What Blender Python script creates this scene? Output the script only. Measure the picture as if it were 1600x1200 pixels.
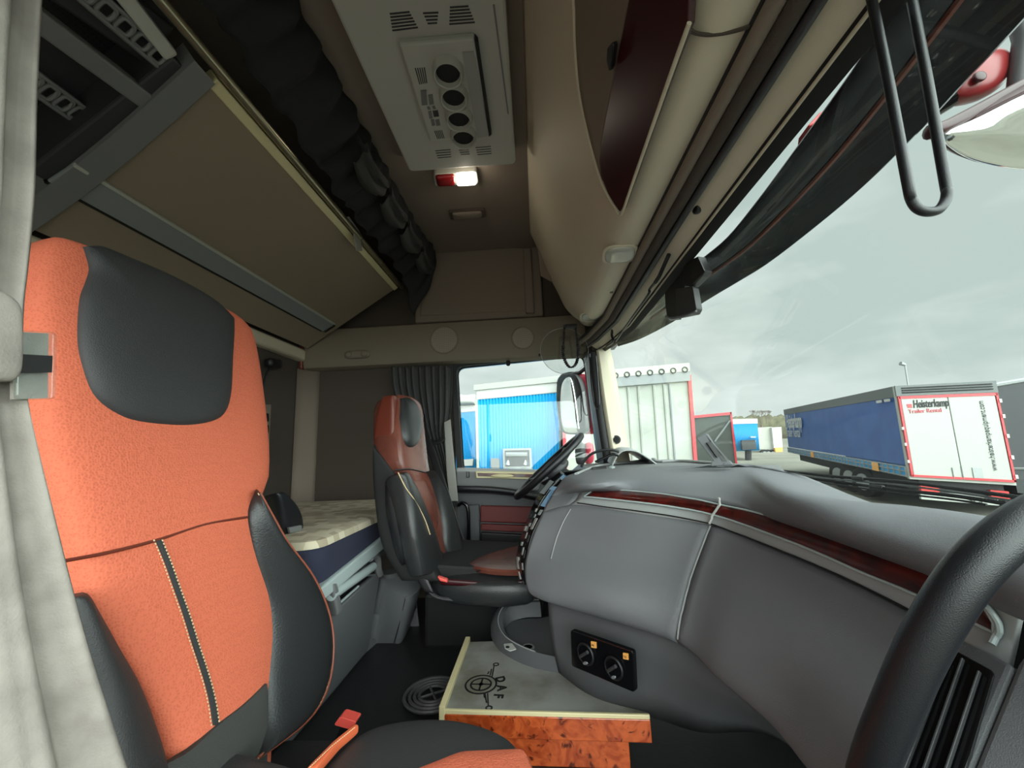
import bpy, math, random
from mathutils import Vector, Matrix
for o in list(bpy.data.objects):
    bpy.data.objects.remove(o)
SC = bpy.context.scene
COL = SC.collection
random.seed(4)

# ------------------------------------------------------------------ camera
FPX, YAW, PITCH, ROLL = 613.0, 0.0556, 0.16335, -0.0398
CAM = Vector((0, 0, 0.76))
_cy, _sy = math.cos(YAW), math.sin(YAW)
FWD = Vector((-_sy * math.cos(PITCH), _cy * math.cos(PITCH), math.sin(PITCH)))
_r = Vector((_cy, _sy, 0)); _u = _r.cross(FWD)
RIGHT = _r * math.cos(ROLL) + _u * math.sin(ROLL)
UP = -_r * math.sin(ROLL) + _u * math.cos(ROLL)
cam_data = bpy.data.cameras.new('camera')
cam = bpy.data.objects.new('camera', cam_data)
COL.objects.link(cam)
cam_data.sensor_width = 36.0
cam_data.lens = FPX / 1600.0 * 36.0
cam_data.clip_start = 0.02
cam_data.clip_end = 600
B = -FWD
cam.matrix_world = Matrix(((RIGHT.x, UP.x, B.x, CAM.x), (RIGHT.y, UP.y, B.y, CAM.y), (RIGHT.z, UP.z, B.z, CAM.z), (0, 0, 0, 1)))
SC.camera = cam

# ------------------------------------------------------------------ colour management, sky, sun
SC.view_settings.view_transform = 'Standard'
SC.view_settings.look = 'None'
SC.view_settings.gamma = 1.0
SC.view_settings.use_curve_mapping = False
SC.view_settings.exposure = 0.12


def lin(c):
    return tuple(((v / 255.0) / 12.92 if v / 255.0 <= 0.04045 else ((v / 255.0 + 0.055) / 1.055) ** 2.4) for v in c) + (1.0,)


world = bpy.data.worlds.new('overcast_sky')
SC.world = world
world.use_nodes = True
nt = world.node_tree
nt.nodes.clear()


def wn(t, **k):
    n = nt.nodes.new(t)
    for a, b in k.items():
        setattr(n, a, b)
    return n


tc = wn('ShaderNodeTexCoord')
mp = wn('ShaderNodeMapping'); mp.inputs['Scale'].default_value = (1.0, 1.0, 2.6)
nz = wn('ShaderNodeTexNoise'); nz.inputs['Scale'].default_value = 2.3; nz.inputs['Detail'].default_value = 5; nz.inputs['Roughness'].default_value = 0.5
cr = wn('ShaderNodeValToRGB')
cr.color_ramp.elements[0].position = 0.38; cr.color_ramp.elements[0].color = lin((197, 211, 207))
cr.color_ramp.elements[1].position = 0.64; cr.color_ramp.elements[1].color = lin((242, 250, 246))
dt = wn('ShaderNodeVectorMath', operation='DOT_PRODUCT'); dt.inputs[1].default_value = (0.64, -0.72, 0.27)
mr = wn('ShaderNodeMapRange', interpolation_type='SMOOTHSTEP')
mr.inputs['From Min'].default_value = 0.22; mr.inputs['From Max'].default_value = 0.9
mr.inputs['To Min'].default_value = 1.0; mr.inputs['To Max'].default_value = 8.0  # sky boosted towards the unseen side, added to light the cab
bg = wn('ShaderNodeBackground')
wo = wn('ShaderNodeOutputWorld')
L = nt.links.new
L(tc.outputs['Generated'], mp.inputs['Vector']); L(mp.outputs['Vector'], nz.inputs['Vector']); L(nz.outputs['Fac'], cr.inputs['Fac'])
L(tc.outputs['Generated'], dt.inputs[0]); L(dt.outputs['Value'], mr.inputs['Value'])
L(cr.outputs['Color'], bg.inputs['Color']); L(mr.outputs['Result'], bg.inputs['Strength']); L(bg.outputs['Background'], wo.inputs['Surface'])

sun_d = bpy.data.lights.new('veiled_sun', 'SUN')
sun_d.energy = 0.3; sun_d.angle = math.radians(60); sun_d.color = (1.0, 0.97, 0.93)
sun = bpy.data.objects.new('veiled_sun', sun_d); COL.objects.link(sun)
sun.rotation_euler = Vector((0.05, 0.80, -0.60)).to_track_quat('-Z', 'Y').to_euler()


# ------------------------------------------------------------------ pixel -> point helpers (camera frame 1600 x 1200)
def ray(x, y):
    return RIGHT * ((x - 800) / FPX) + UP * ((600 - y) / FPX) + FWD


def at(x, y, X=None, Y=None, Z=None):
    d = ray(x, y)
    if X is not None: t = (X - CAM.x) / d.x
    elif Y is not None: t = (Y - CAM.y) / d.y
    else: t = (Z - CAM.z) / d.z
    return CAM + d * t


def atp(x, y, p0, n):
    d = ray(x, y)
    return CAM + d * ((Vector(p0) - CAM).dot(n) / d.dot(n))


# ------------------------------------------------------------------ materials
def mat(name, c, rough=0.6, metal=0.0, bump=None, var=None, coat=0.0, spec=0.5):
    """bump = (scale, strength); var = (scale, colour, lo, hi)"""
    m = bpy.data.materials.new(name); m.use_nodes = True
    t = m.node_tree; b = t.nodes['Principled BSDF']
    b.inputs['Base Color'].default_value = lin(c)
    b.inputs['Roughness'].default_value = rough
    b.inputs['Metallic'].default_value = metal
    b.inputs['Specular IOR Level'].default_value = spec
    b.inputs['Coat Weight'].default_value = coat
    tcn = t.nodes.new('ShaderNodeTexCoord')
    if bump:
        n = t.nodes.new('ShaderNodeTexNoise'); n.inputs['Scale'].default_value = bump[0]; n.inputs['Detail'].default_value = 3
        bp = t.nodes.new('ShaderNodeBump'); bp.inputs['Strength'].default_value = bump[1]; bp.inputs['Distance'].default_value = 0.002
        t.links.new(tcn.outputs['Object'], n.inputs['Vector']); t.links.new(n.outputs['Fac'], bp.inputs['Height']); t.links.new(bp.outputs['Normal'], b.inputs['Normal'])
    if var:
        n = t.nodes.new('ShaderNodeTexNoise'); n.inputs['Scale'].default_value = var[0]; n.inputs['Detail'].default_value = 4
        r = t.nodes.new('ShaderNodeValToRGB')
        r.color_ramp.elements[0].position = var[2]; r.color_ramp.elements[0].color = lin(c)
        r.color_ramp.elements[1].position = var[3]; r.color_ramp.elements[1].color = lin(var[1])
        t.links.new(tcn.outputs['Object'], n.inputs['Vector']); t.links.new(n.outputs['Fac'], r.inputs['Fac']); t.links.new(r.outputs['Color'], b.inputs['Base Color'])
    return m


def mat_weave(name, c, c2, scale, rough=0.75, strength=0.5):
    m = mat(name, c, rough); t = m.node_tree; b = t.nodes['Principled BSDF']
    tcn = t.nodes.new('ShaderNodeTexCoord')
    v = t.nodes.new('ShaderNodeTexVoronoi'); v.inputs['Scale'].default_value = scale; v.inputs['Randomness'].default_value = 0.75
    r = t.nodes.new('ShaderNodeValToRGB')
    r.color_ramp.elements[0].position = 0.15; r.color_ramp.elements[0].color = lin(c2)
    r.color_ramp.elements[1].position = 0.5; r.color_ramp.elements[1].color = lin(c)
    bp = t.nodes.new('ShaderNodeBump'); bp.inputs['Strength'].default_value = strength; bp.inputs['Distance'].default_value = 0.002
    t.links.new(tcn.outputs['Object'], v.inputs['Vector']); t.links.new(v.outputs['Distance'], r.inputs['Fac'])
    t.links.new(r.outputs['Color'], b.inputs['Base Color']); t.links.new(v.outputs['Distance'], bp.inputs['Height']); t.links.new(bp.outputs['Normal'], b.inputs['Normal'])
    return m


def mat_burl(name, c1, c2, c3, scale, rough=0.2):
    m = mat(name, c1, rough, coat=0.3); t = m.node_tree; b = t.nodes['Principled BSDF']
    tcn = t.nodes.new('ShaderNodeTexCoord')
    n = t.nodes.new('ShaderNodeTexNoise'); n.inputs['Scale'].default_value = scale; n.inputs['Detail'].default_value = 6; n.inputs['Distortion'].default_value = 1.6
    r = t.nodes.new('ShaderNodeValToRGB'); r.color_ramp.elements[0].position = 0.36; r.color_ramp.elements[0].color = lin(c2)
    r.color_ramp.elements[1].position = 0.62; r.color_ramp.elements[1].color = lin(c1)
    v = t.nodes.new('ShaderNodeTexVoronoi'); v.inputs['Scale'].default_value = scale * 1.7
    r2 = t.nodes.new('ShaderNodeValToRGB'); r2.color_ramp.elements[0].position = 0.13; r2.color_ramp.elements[0].color = (1, 1, 1, 1)
    r2.color_ramp.elements[1].position = 0.36; r2.color_ramp.elements[1].color = (0, 0, 0, 1)
    ad = t.nodes.new('ShaderNodeMixRGB'); ad.blend_type = 'ADD'; ad.inputs['Fac'].default_value = 0.05
    mx = t.nodes.new('ShaderNodeMixRGB'); mx.inputs['Color2'].default_value = lin(c3)
    K = t.links.new
    K(tcn.outputs['Object'], n.inputs['Vector']); K(tcn.outputs['Object'], ad.inputs['Color1']); K(n.outputs['Color'], ad.inputs['Color2']); K(ad.outputs['Color'], v.inputs['Vector'])
    K(n.outputs['Fac'], r.inputs['Fac']); K(v.outputs['Distance'], r2.inputs['Fac']); K(r.outputs['Color'], mx.inputs['Color1']); K(r2.outputs['Color'], mx.inputs['Fac']); K(mx.outputs['Color'], b.inputs['Base Color'])
    return m


def mat_glass(name, tint=(1, 1, 1), refl=0.05, rough=0.0):
    m = bpy.data.materials.new(name); m.use_nodes = True; t = m.node_tree; t.nodes.clear()
    a = t.nodes.new('ShaderNodeBsdfTransparent'); a.inputs['Color'].default_value = tint + (1,)
    g = t.nodes.new('ShaderNodeBsdfGlossy'); g.inputs['Roughness'].default_value = rough
    f = t.nodes.new('ShaderNodeLayerWeight'); f.inputs['Blend'].default_value = 0.5
    pw = t.nodes.new('ShaderNodeMath'); pw.operation = 'POWER'; pw.inputs[1].default_value = 4.0
    mu = t.nodes.new('ShaderNodeMath'); mu.operation = 'MULTIPLY_ADD'; mu.inputs[1].default_value = 0.35; mu.inputs[2].default_value = refl; mu.use_clamp = True
    x = t.nodes.new('ShaderNodeMixShader'); o = t.nodes.new('ShaderNodeOutputMaterial')
    K = t.links.new
    K(f.outputs['Facing'], pw.inputs[0]); K(pw.outputs['Value'], mu.inputs[0]); K(mu.outputs['Value'], x.inputs['Fac']); K(a.outputs['BSDF'], x.inputs[1]); K(g.outputs['BSDF'], x.inputs[2]); K(x.outputs['Shader'], o.inputs['Surface'])
    return m


def mat_emit(name, c, s):
    m = mat(name, c, 0.3); b = m.node_tree.nodes['Principled BSDF']
    b.inputs['Emission Color'].default_value = lin(c); b.inputs['Emission Strength'].default_value = s
    return m


M = dict(
    grey=mat('grain_grey_plastic', (114, 115, 119), 0.55, bump=(900, 0.35)),
    greyd=mat('grain_dark_grey_plastic', (86, 87, 90), 0.55, bump=(900, 0.35)),
    greyl=mat('satin_light_grey_plastic', (158, 160, 160), 0.38),
    greym=mat('mid_grey_plastic', (112, 113, 113), 0.5, bump=(700, 0.25)),
    darkgrey=mat('dark_grey_plastic', (52, 52, 54), 0.45, bump=(700, 0.2)),
    black=mat('black_plastic', (22, 22, 24), 0.4),
    blackg=mat('glossy_black_plastic', (14, 14, 16), 0.12),
    blackm=mat('matt_black_plastic', (20, 20, 21), 0.75),
    soft=mat('black_soft_touch', (25, 26, 30), 0.36, bump=(1200, 0.25)),
    leather=mat('black_leather', (40, 42, 43), 0.36, bump=(260, 0.35)),
    leatherm=mat('matt_black_leather', (52, 53, 54), 0.52, bump=(500, 0.5)),
    orange=mat_weave('orange_perforated_fabric', (216, 110, 80), (200, 97, 69), 250, 0.8, 0.4),
    orangel=mat('orange_leather_piping', (206, 98, 62), 0.45),
    brown=mat('worn_red_brown_leather', (112, 64, 52), 0.26, bump=(220, 0.3), var=(9, (92, 48, 40), 0.4, 0.65)),
    rust=mat('rust_leather', (106, 46, 32), 0.42, bump=(220, 0.3)),
    pipe=mat('brown_leather_piping', (150, 82, 62), 0.45),
    thread=mat('cream_thread', (216, 190, 150), 0.7),
    twill=mat('black_twill', (62, 62, 60), 0.8, bump=(800, 0.6)),
    header=mat('shaded_taupe_header', (114, 103, 88), 0.7, bump=(900, 0.2)),  # taupe lining darkened, the header's shade is put into this colour
    beige=mat('beige_trim_plastic', (198, 188, 166), 0.6, bump=(900, 0.2)),
    beiged=mat('taupe_roof_lining', (122, 110, 98), 0.9, bump=(600, 0.4)),
    taupe=mat('taupe_carpet', (72, 63, 56), 0.95, bump=(500, 0.5)),
    bunkpan=mat('taupe_fabric_board', (140, 126, 108), 0.9, bump=(600, 0.4)),
    pale=mat('pale_grey_panel', (176, 176, 168), 0.55, bump=(700, 0.2)),
    strip=mat('grey_strip', (132, 136, 138), 0.5, bump=(700, 0.2)),
    alu=mat('brushed_champagne_metal', (170, 164, 140), 0.28, metal=0.9),
    silver=mat('silver_grey_lacquer', (176, 188, 188), 0.35),
    cream=mat('cream_edge_moulding', (214, 202, 158), 0.4),
    velvet=mat('black_velour_curtain', (34, 34, 36), 0.9, bump=(300, 0.3)),
    velvetl=mat('dark_grey_curtain', (58, 58, 57), 0.9, bump=(300, 0.3)),
    felt=mat('grey_felt', (156, 150, 142), 0.95, bump=(420, 0.3), var=(22, (138, 132, 125), 0.4, 0.65)),
    strap=mat('grey_webbing', (150, 148, 142), 0.85, bump=(400, 0.4)),
    burg=mat_burl('burgundy_burl', (92, 24, 18), (52, 10, 8), (40, 8, 8), 16, 0.3),
    burgl=mat('burgundy_lacquer', (54, 8, 14), 0.35),
    burgd=mat('burgundy_door_cloth', (104, 36, 34), 0.6),
    burl=mat_burl('orange_burl_wood', (190, 88, 42), (152, 60, 27), (82, 28, 12), 24, 0.25),
    mat_grey=mat('grey_leatherette', (150, 150, 146), 0.5, bump=(400, 0.3), var=(7, (112, 110, 98), 0.42, 0.62)),
    ink=mat('black_ink', (20, 20, 20), 0.6),
    rubber=mat('black_rubber', (34, 34, 35), 0.34, bump=(60, 0.2)),
    rubberl=mat('lit_rubber', (74, 74, 75), 0.35),  # lighter copy of the rubber, imitates light on the embossing
    navy=mat('navy_fabric', (40, 42, 62), 0.9, bump=(500, 0.4)),
    red=mat('red_plastic', (190, 40, 36), 0.35),
    redb=mat('buckle_red', (226, 84, 74), 0.4),
    lampred=mat('marker_lamp_red', (140, 44, 46), 0.3),  # red muted in the colour to imitate a view through glass
    pinkred=mat('faded_red_paint', (196, 60, 80), 0.3),
    redd=mat('dark_red_lens', (120, 20, 24), 0.2),
    white=mat('white_lacquer', (192, 193, 190), 0.4),
    roofgrey=mat('weathered_roof_grey', (104, 108, 108), 0.7),
    offw=mat('off_white_panel', (166, 169, 162), 0.5),
    chrome=mat('chrome', (225, 228, 226), 0.06, metal=1.0),
    screw=mat('steel_screw', (160, 158, 150), 0.3, metal=1.0),
    film=mat('blue_protective_film', (70, 160, 226), 0.2),
    amber=mat('orange_label', (236, 170, 90), 0.5),
    glass=mat_glass('window_glass', (0.96, 0.985, 0.975), 0.04),
    visor=mat_glass('smoked_visor', (0.05, 0.05, 0.055), 0.05),
    clear=mat_glass('clear_plastic', (0.93, 0.95, 0.94), 0.08, 0.05),
    blue=mat('blue_tarpaulin', (6, 146, 208), 0.5, bump=(3, 0.3)),
    blued=mat('dark_blue_tarpaulin', (26, 78, 150), 0.5, var=(1.2, (36, 92, 164), 0.4, 0.7)),
    tarp=mat('white_tarpaulin', (168, 172, 164), 0.6, var=(1.4, (152, 156, 148), 0.4, 0.7)),
    tarpg=mat('dark_green_grey_tarpaulin', (66, 72, 66), 0.6),
    tarpk=mat('black_tarpaulin', (36, 40, 42), 0.6),
    galv=mat('galvanised_steel', (150, 154, 154), 0.45, metal=0.6),
    tyre=mat('tyre_rubber', (28, 28, 28), 0.8),
    asphalt=mat('pale_concrete_yard', (140, 138, 126), 0.9, var=(0.25, (120, 118, 106), 0.4, 0.65)),
    bark=mat('grey_bark', (120, 110, 100), 0.9),
    leaf=mat('winter_hedge', (120, 118, 96), 0.95, var=(0.6, (96, 92, 76), 0.4, 0.6)),
    lampglass=mat('frosted_lamp_lens', (168, 166, 154), 0.15, spec=0.6),
    lit=mat_emit('lit_lamp_lens', (255, 246, 224), 9.0),
    redtape=mat('red_frame_paint', (206, 52, 60), 0.4),
)
# mattress cover: beige ground with scattered brown blocks
mm = mat('mattress_blocks', (206, 196, 172), 0.9, bump=(500, 0.3)); t_ = mm.node_tree
tc_ = t_.nodes.new('ShaderNodeTexCoord'); br = t_.nodes.new('ShaderNodeTexBrick')
br.inputs['Color1'].default_value = lin((206, 196, 172)); br.inputs['Color2'].default_value = lin((134, 116, 94)); br.inputs['Mortar'].default_value = lin((206, 196, 172))
br.inputs['Scale'].default_value = 1.0; br.inputs['Mortar Size'].default_value = 0.0; br.inputs['Brick Width'].default_value = 0.042; br.inputs['Row Height'].default_value = 0.034; br.inputs['Bias'].default_value = -0.3
t_.links.new(tc_.outputs['Object'], br.inputs['Vector']); t_.links.new(br.outputs['Color'], t_.nodes['Principled BSDF'].inputs['Base Color'])
M['mattress'] = mm
# AC grille / speaker mesh: fine holes
def mat_holes(name, c, c2, scale):
    m = mat(name, c, 0.6); t = m.node_tree
    tcn = t.nodes.new('ShaderNodeTexCoord'); v = t.nodes.new('ShaderNodeTexVoronoi'); v.inputs['Scale'].default_value = scale; v.inputs['Randomness'].default_value = 0.0
    r = t.nodes.new('ShaderNodeValToRGB'); r.color_ramp.elements[0].position = 0.28; r.color_ramp.elements[0].color = lin(c2); r.color_ramp.elements[1].position = 0.38; r.color_ramp.elements[1].color = lin(c)
    t.links.new(tcn.outputs['Object'], v.inputs['Vector']); t.links.new(v.outputs['Distance'], r.inputs['Fac']); t.links.new(r.outputs['Color'], t.nodes['Principled BSDF'].inputs['Base Color'])
    return m
M['grille'] = mat_holes('perforated_grey', (150, 150, 146), (60, 60, 60), 160)
M['spkmesh'] = mat_holes('speaker_mesh', (140, 128, 112), (86, 78, 68), 190)
M['netting'] = mat_holes('dark_netting', (44, 44, 44), (20, 20, 20), 120)


# ------------------------------------------------------------------ mesh helpers
def lerp(a, b, t): return a + (b - a) * t


def arc_resample(pts, n):
    pts = [Vector(p) for p in pts]
    d = [0.0]
    for i in range(1, len(pts)): d.append(d[-1] + max(1e-9, (pts[i] - pts[i - 1]).length))
    out = []
    j = 0
    for k in range(n):
        s = d[-1] * k / (n - 1)
        while j < len(pts) - 2 and d[j + 1] < s: j += 1
        out.append(lerp(pts[j], pts[j + 1], min(1, (s - d[j]) / (d[j + 1] - d[j]))))
    return out


def smooth(pts, n=8, closed=False):
    """Catmull-Rom through the points"""
    pts = [Vector(p) for p in pts]; N = len(pts); out = []
    rng = range(N if closed else N - 1)
    for i in rng:
        if closed: p0, p1, p2, p3 = pts[(i - 1) % N], pts[i], pts[(i + 1) % N], pts[(i + 2) % N]
        else: p0, p1, p2, p3 = pts[max(i - 1, 0)], pts[i], pts[i + 1], pts[min(i + 2, N - 1)]
        for k in range(n):
            t = k / n
            out.append(0.5 * ((2 * p1) + (p2 - p0) * t + (2 * p0 - 5 * p1 + 4 * p2 - p3) * t * t + (3 * p1 - p0 - 3 * p2 + p3) * t ** 3))
    if not closed: out.append(pts[-1])
    return out


def SM(pts, n=8, closed=False): return smooth(pts, n, closed)


def pxs0(P, n=5): return [(q.x, q.y) for q in smooth([Vector((x, y, 0)) for x, y in P], n)]


class MB:
    def __init__(s): s.v = []; s.f = []

    def add(s, v, f):
        o = len(s.v); s.v += [tuple(p) for p in v]; s.f += [tuple(i + o for i in q) for q in f]; return s

    def rows(s, R, cu=False, cv=False):
        n = len(R[0]); v = [p for r in R for p in r]; f = []
        for i in range(len(R) - (0 if cv else 1)):
            for j in range(n - (0 if cu else 1)):
                a, b = i * n, ((i + 1) % len(R)) * n; j2 = (j + 1) % n
                f.append((a + j, a + j2, b + j2, b + j))
        return s.add(v, f)

    def cap(s, ring, flip=False):
        return s.add(ring, [tuple(range(len(ring)))[::-1] if flip else tuple(range(len(ring)))])

    def hexa(s, p):  # 8 corners: bottom 4 loop, top 4 loop
        return s.add(p, [(3, 2, 1, 0), (4, 5, 6, 7), (0, 1, 5, 4), (1, 2, 6, 5), (2, 3, 7, 6), (3, 0, 4, 7)])

    def box(s, c, d, rot=None):
        h = [Vector((x * d[0] / 2, y * d[1] / 2, z * d[2] / 2)) for x, y, z in ((-1, -1, -1), (1, -1, -1), (1, 1, -1), (-1, 1, -1), (-1, -1, 1), (1, -1, 1), (1, 1, 1), (-1, 1, 1))]
        if rot is not None: h = [rot @ p for p in h]
        return s.hexa([Vector(c) + p for p in h])

    def prism(s, poly, vec):
        n = len(poly); vec = Vector(vec); a = [Vector(p) for p in poly]; b = [p + vec for p in a]
        s.add(a + b, [tuple(range(n))[::-1], tuple(range(n, 2 * n))] + [(i, (i + 1) % n, n + (i + 1) % n, n + i) for i in range(n)])
        return s

    def tube(s, path, r, seg=10, closed=False, flat=1.0):
        path = [Vector(p) for p in path]; N = len(path); R = []
        up = Vector((0.123, 0.31, 0.94)); prev = None
        for i, p in enumerate(path):
            a = path[(i - 1) % N] if (closed or i > 0) else path[0]; b = path[(i + 1) % N] if (closed or i < N - 1) else path[-1]
            d = (b - a).normalized()
            if prev is None:
                u = d.cross(up)
                if u.length < 1e-3: u = d.cross(Vector((1, 0, 0)))
                u.normalize()
            else:
                u = (prev - d * prev.dot(d)).normalized()
            prev = u; w = d.cross(u)
            rr = r[i] if isinstance(r, (list, tuple)) else r
            R.append([p + (u * math.cos(2 * math.pi * k / seg) + w * flat * math.sin(2 * math.pi * k / seg)) * rr for k in range(seg)])
        s.rows(R, cu=True, cv=closed)
        if not closed: s.cap(R[0], True); s.cap(R[-1])
        return s

    def cyl(s, a, b, r, seg=16, r2=None): return s.tube([a, b], [r, r if r2 is None else r2], seg)

    def ring(s, c, n, R, r, seg=28, ts=8, sx=1.0):
        n = Vector(n).normalized(); u = n.cross(Vector((0, 0, 1)) if abs(n.z) < 0.9 else Vector((0, 1, 0))).normalized(); w = n.cross(u)
        return s.tube([Vector(c) + u * R * sx * math.cos(2 * math.pi * k / seg) + w * R * math.sin(2 * math.pi * k / seg) for k in range(seg)], r, ts, True)

    def disc(s, c, n, R, th, seg=24):
        n = Vector(n).normalized(); return s.cyl(Vector(c) - n * th / 2, Vector(c) + n * th / 2, R, seg)

    def pad(s, A, Bq, n, tf, tb=0.01, p=4.0, pv=8.0, nu=14, nv=26, crown=0.0):
        """cushion between polylines A and B (same length after resampling), swelling tf along n and tb behind"""
        A = arc_resample(A, nv + 1); Bq = arc_resample(Bq, nv + 1); n = Vector(n).normalized()
        us = [0.5 - 0.5 * math.cos(math.pi * k / nu) for k in range(nu + 1)]
        F = []; K = []
        for j in range(nv + 1):
            v = 0.5 - 0.5 * math.cos(math.pi * j / nv)
            fj = v * nv; j0 = min(int(fj), nv - 1); a = lerp(A[j0], A[j0 + 1], fj - j0); b = lerp(Bq[j0], Bq[j0 + 1], fj - j0)
            ev = max(0, 1 - abs(2 * v - 1) ** pv) ** (1 / pv)
            fr = []; bk = []
            for u in us:
                eu = max(0, 1 - abs(2 * u - 1) ** p) ** (1 / p)
                q = lerp(a, b, u); e = eu * ev
                fr.append(q + n * (tf * e + crown * e * (1 - (2 * u - 1) ** 2)))
                bk.append(q - n * tb * e)
            F.append(fr); K.append(bk)
        s.rows(F); s.rows([r[::-1] for r in K])
        return s

    def dome(s, outline, n, tf, tb=0.01, p=3.0, rings=9):
        """puffy pad from a star-shaped closed outline"""
        n = Vector(n).normalized(); O = [Vector(q) for q in outline]; c = sum(O, Vector()) / len(O); N = len(O)
        for sg, th in ((1, tf), (-1, tb)):
            R = []
            for k in range(rings + 1):
                a = k / rings * math.pi / 2; sc = max(math.cos(a), 0.0) if k < rings else 0.02
                h = th * max(0, 1 - sc ** p) ** (1 / p)
                R.append([c + (q - c) * sc + n * h * sg for q in O])
            if sg < 0: R = [r[::-1] for r in R]
            s.rows(R, cu=True); s.cap(R[-1])
        return s

    def build(s, name, m, parent=None, sm=True, bevel=0, sub=0, solid=0, off=0, seg=2, angle=40):
        me = bpy.data.meshes.new(name); me.from_pydata(s.v, [], s.f); me.validate(); me.update()
        o = bpy.data.objects.new(name, me); COL.objects.link(o)
        me.materials.append(M[m] if isinstance(m, str) else m)
        import bmesh
        bm = bmesh.new(); bm.from_mesh(me); bmesh.ops.remove_doubles(bm, verts=bm.verts, dist=1e-5)
        if not solid: bmesh.ops.recalc_face_normals(bm, faces=bm.faces)
        bm.to_mesh(me); bm.free()
        if sm:
            for p in me.polygons: p.use_smooth = True
            try: me.set_sharp_from_angle(angle=math.radians(angle))
            except Exception: pass
        if solid:
            k = o.modifiers.new('t', 'SOLIDIFY'); k.thickness = solid; k.offset = off
        if bevel:
            k = o.modifiers.new('b', 'BEVEL'); k.width = bevel; k.segments = seg; k.limit_method = 'ANGLE'; k.angle_limit = math.radians(35); k.harden_normals = False
        if sub:
            k = o.modifiers.new('s', 'SUBSURF'); k.levels = sub; k.render_levels = sub
        if parent is not None: put(o, parent)
        return o


def put(o, parent):
    """parent keeping the world coordinates the mesh was written in"""
    o.parent = parent
    o.matrix_parent_inverse = parent.matrix_world.inverted()


def thing(name, label, cat, loc=(0, 0, 0), group=None, kind=None):
    e = bpy.data.objects.new(name, None); COL.objects.link(e); e.location = loc; e.empty_display_size = 0.05
    e.matrix_world = Matrix.Translation(Vector(loc))
    return tag(e, label, cat, group, kind)


def tag(o, label, cat, group=None, kind=None):
    o['label'] = label; o['category'] = cat
    if group: o['group'] = group
    if kind: o['kind'] = kind
    return o


def struct(o, label=None, cat=None):
    o['kind'] = 'structure'
    if label: o['label'] = label; o['category'] = cat
    return o


def text(name, body, size, mtx, m, parent, ext=0.0005, align='LEFT', sx=1.0, bold=0.0, shear=0.0):
    c = bpy.data.curves.new(name, 'FONT'); c.body = body; c.size = size; c.extrude = ext; c.align_x = align; c.offset = bold; c.shear = shear
    tmp = bpy.data.objects.new(name, c); COL.objects.link(tmp)
    me = bpy.data.meshes.new_from_object(tmp, depsgraph=bpy.context.evaluated_depsgraph_get())
    bpy.data.objects.remove(tmp); bpy.data.curves.remove(c)
    o = bpy.data.objects.new(name, me); COL.objects.link(o); me.materials.clear(); me.materials.append(M[m])
    o.matrix_world = mtx @ Matrix.Diagonal((sx, 1, 1, 1))
    put(o, parent); return o


def frame_mtx(o, x, y):
    x = Vector(x).normalized(); z = x.cross(Vector(y)).normalized(); y = z.cross(x)
    return Matrix(((x.x, y.x, z.x, o[0]), (x.y, y.y, z.y, o[1]), (x.z, y.z, z.z, o[2]), (0, 0, 0, 1)))


def yloft(sec, ys, fn=None):
    """rows of an (x,z) section run along Y; fn(y) -> (dx, dz, scale)"""
    return [[Vector((x, y, z)) for x, z in sec] for y in ys]


CZ = CAM.z
exec_sections = True

# ================================================================== THE CAB SHELL
RW = -1.345   # rear wall
FY = 2.20     # driver's side wall
CE = 1.93     # roof lining
struct(MB().box((-0.2, 1.05, -0.03), (2.4, 2.4, 0.06)).build('floor', 'rubber', sm=False))
struct(MB().box((-0.62, 1.03, CE + 0.02), (1.55, 2.5, 0.04)).build('ceiling', 'beiged', sm=False))
struct(MB().box((RW - 0.02, 1.03, 0.96), (0.04, 2.5, 1.98)).build('wall_rear', 'taupe', sm=False))
wl = MB()
wl.box((-0.90, FY + 0.02, 0.96), (0.88, 0.04, 1.94)); wl.box((-0.02, FY + 0.02, 1.60), (0.90, 0.04, 0.66))
struct(wl.build('wall_left', 'taupe', sm=False))
wr = MB(); wr.box((-0.45, -0.17, 1.62), (1.85, 0.04, 0.66))
struct(wr.build('wall_right', 'beiged', sm=False))
# corner column where the rear wall meets the driver's side wall
struct(MB().rows([[Vector((RW + 0.005, FY - 0.085, z)), Vector((RW + 0.03, FY - 0.06, z)), Vector((RW + 0.075, FY - 0.02, z)), Vector((RW + 0.09, FY, z))] for z in (0.0, 0.6, 1.26)]).build('trim_1', 'beiged', solid=0.004))
# outer front skin above the windscreen
struct(MB().rows([[Vector((x, y, z)) for x, z in ((0.02, 1.96), (0.25, 1.85), (0.44, 1.55), (0.455, 1.30))] for y in (-0.2, 1.0, 2.0, 2.24)]).build('wall_front', 'burgl', solid=0.02, off=1))
# firewall and foot well below the dashboard
struct(MB().box((0.80, 1.05, 0.25), (0.05, 2.4, 0.62)).build('wall_front_lower', 'blackm', sm=False))

# long header over the driver's door
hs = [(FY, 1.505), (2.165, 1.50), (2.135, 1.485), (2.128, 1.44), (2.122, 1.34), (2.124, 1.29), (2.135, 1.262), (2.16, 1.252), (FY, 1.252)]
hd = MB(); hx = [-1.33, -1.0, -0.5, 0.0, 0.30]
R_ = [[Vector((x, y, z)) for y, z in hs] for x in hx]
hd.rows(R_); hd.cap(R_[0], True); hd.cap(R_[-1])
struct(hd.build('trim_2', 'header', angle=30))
struct(MB().box((-1.322, 2.155, 1.36), (0.02, 0.09, 0.21)).build('trim_3', 'rust', bevel=0.006))
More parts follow.
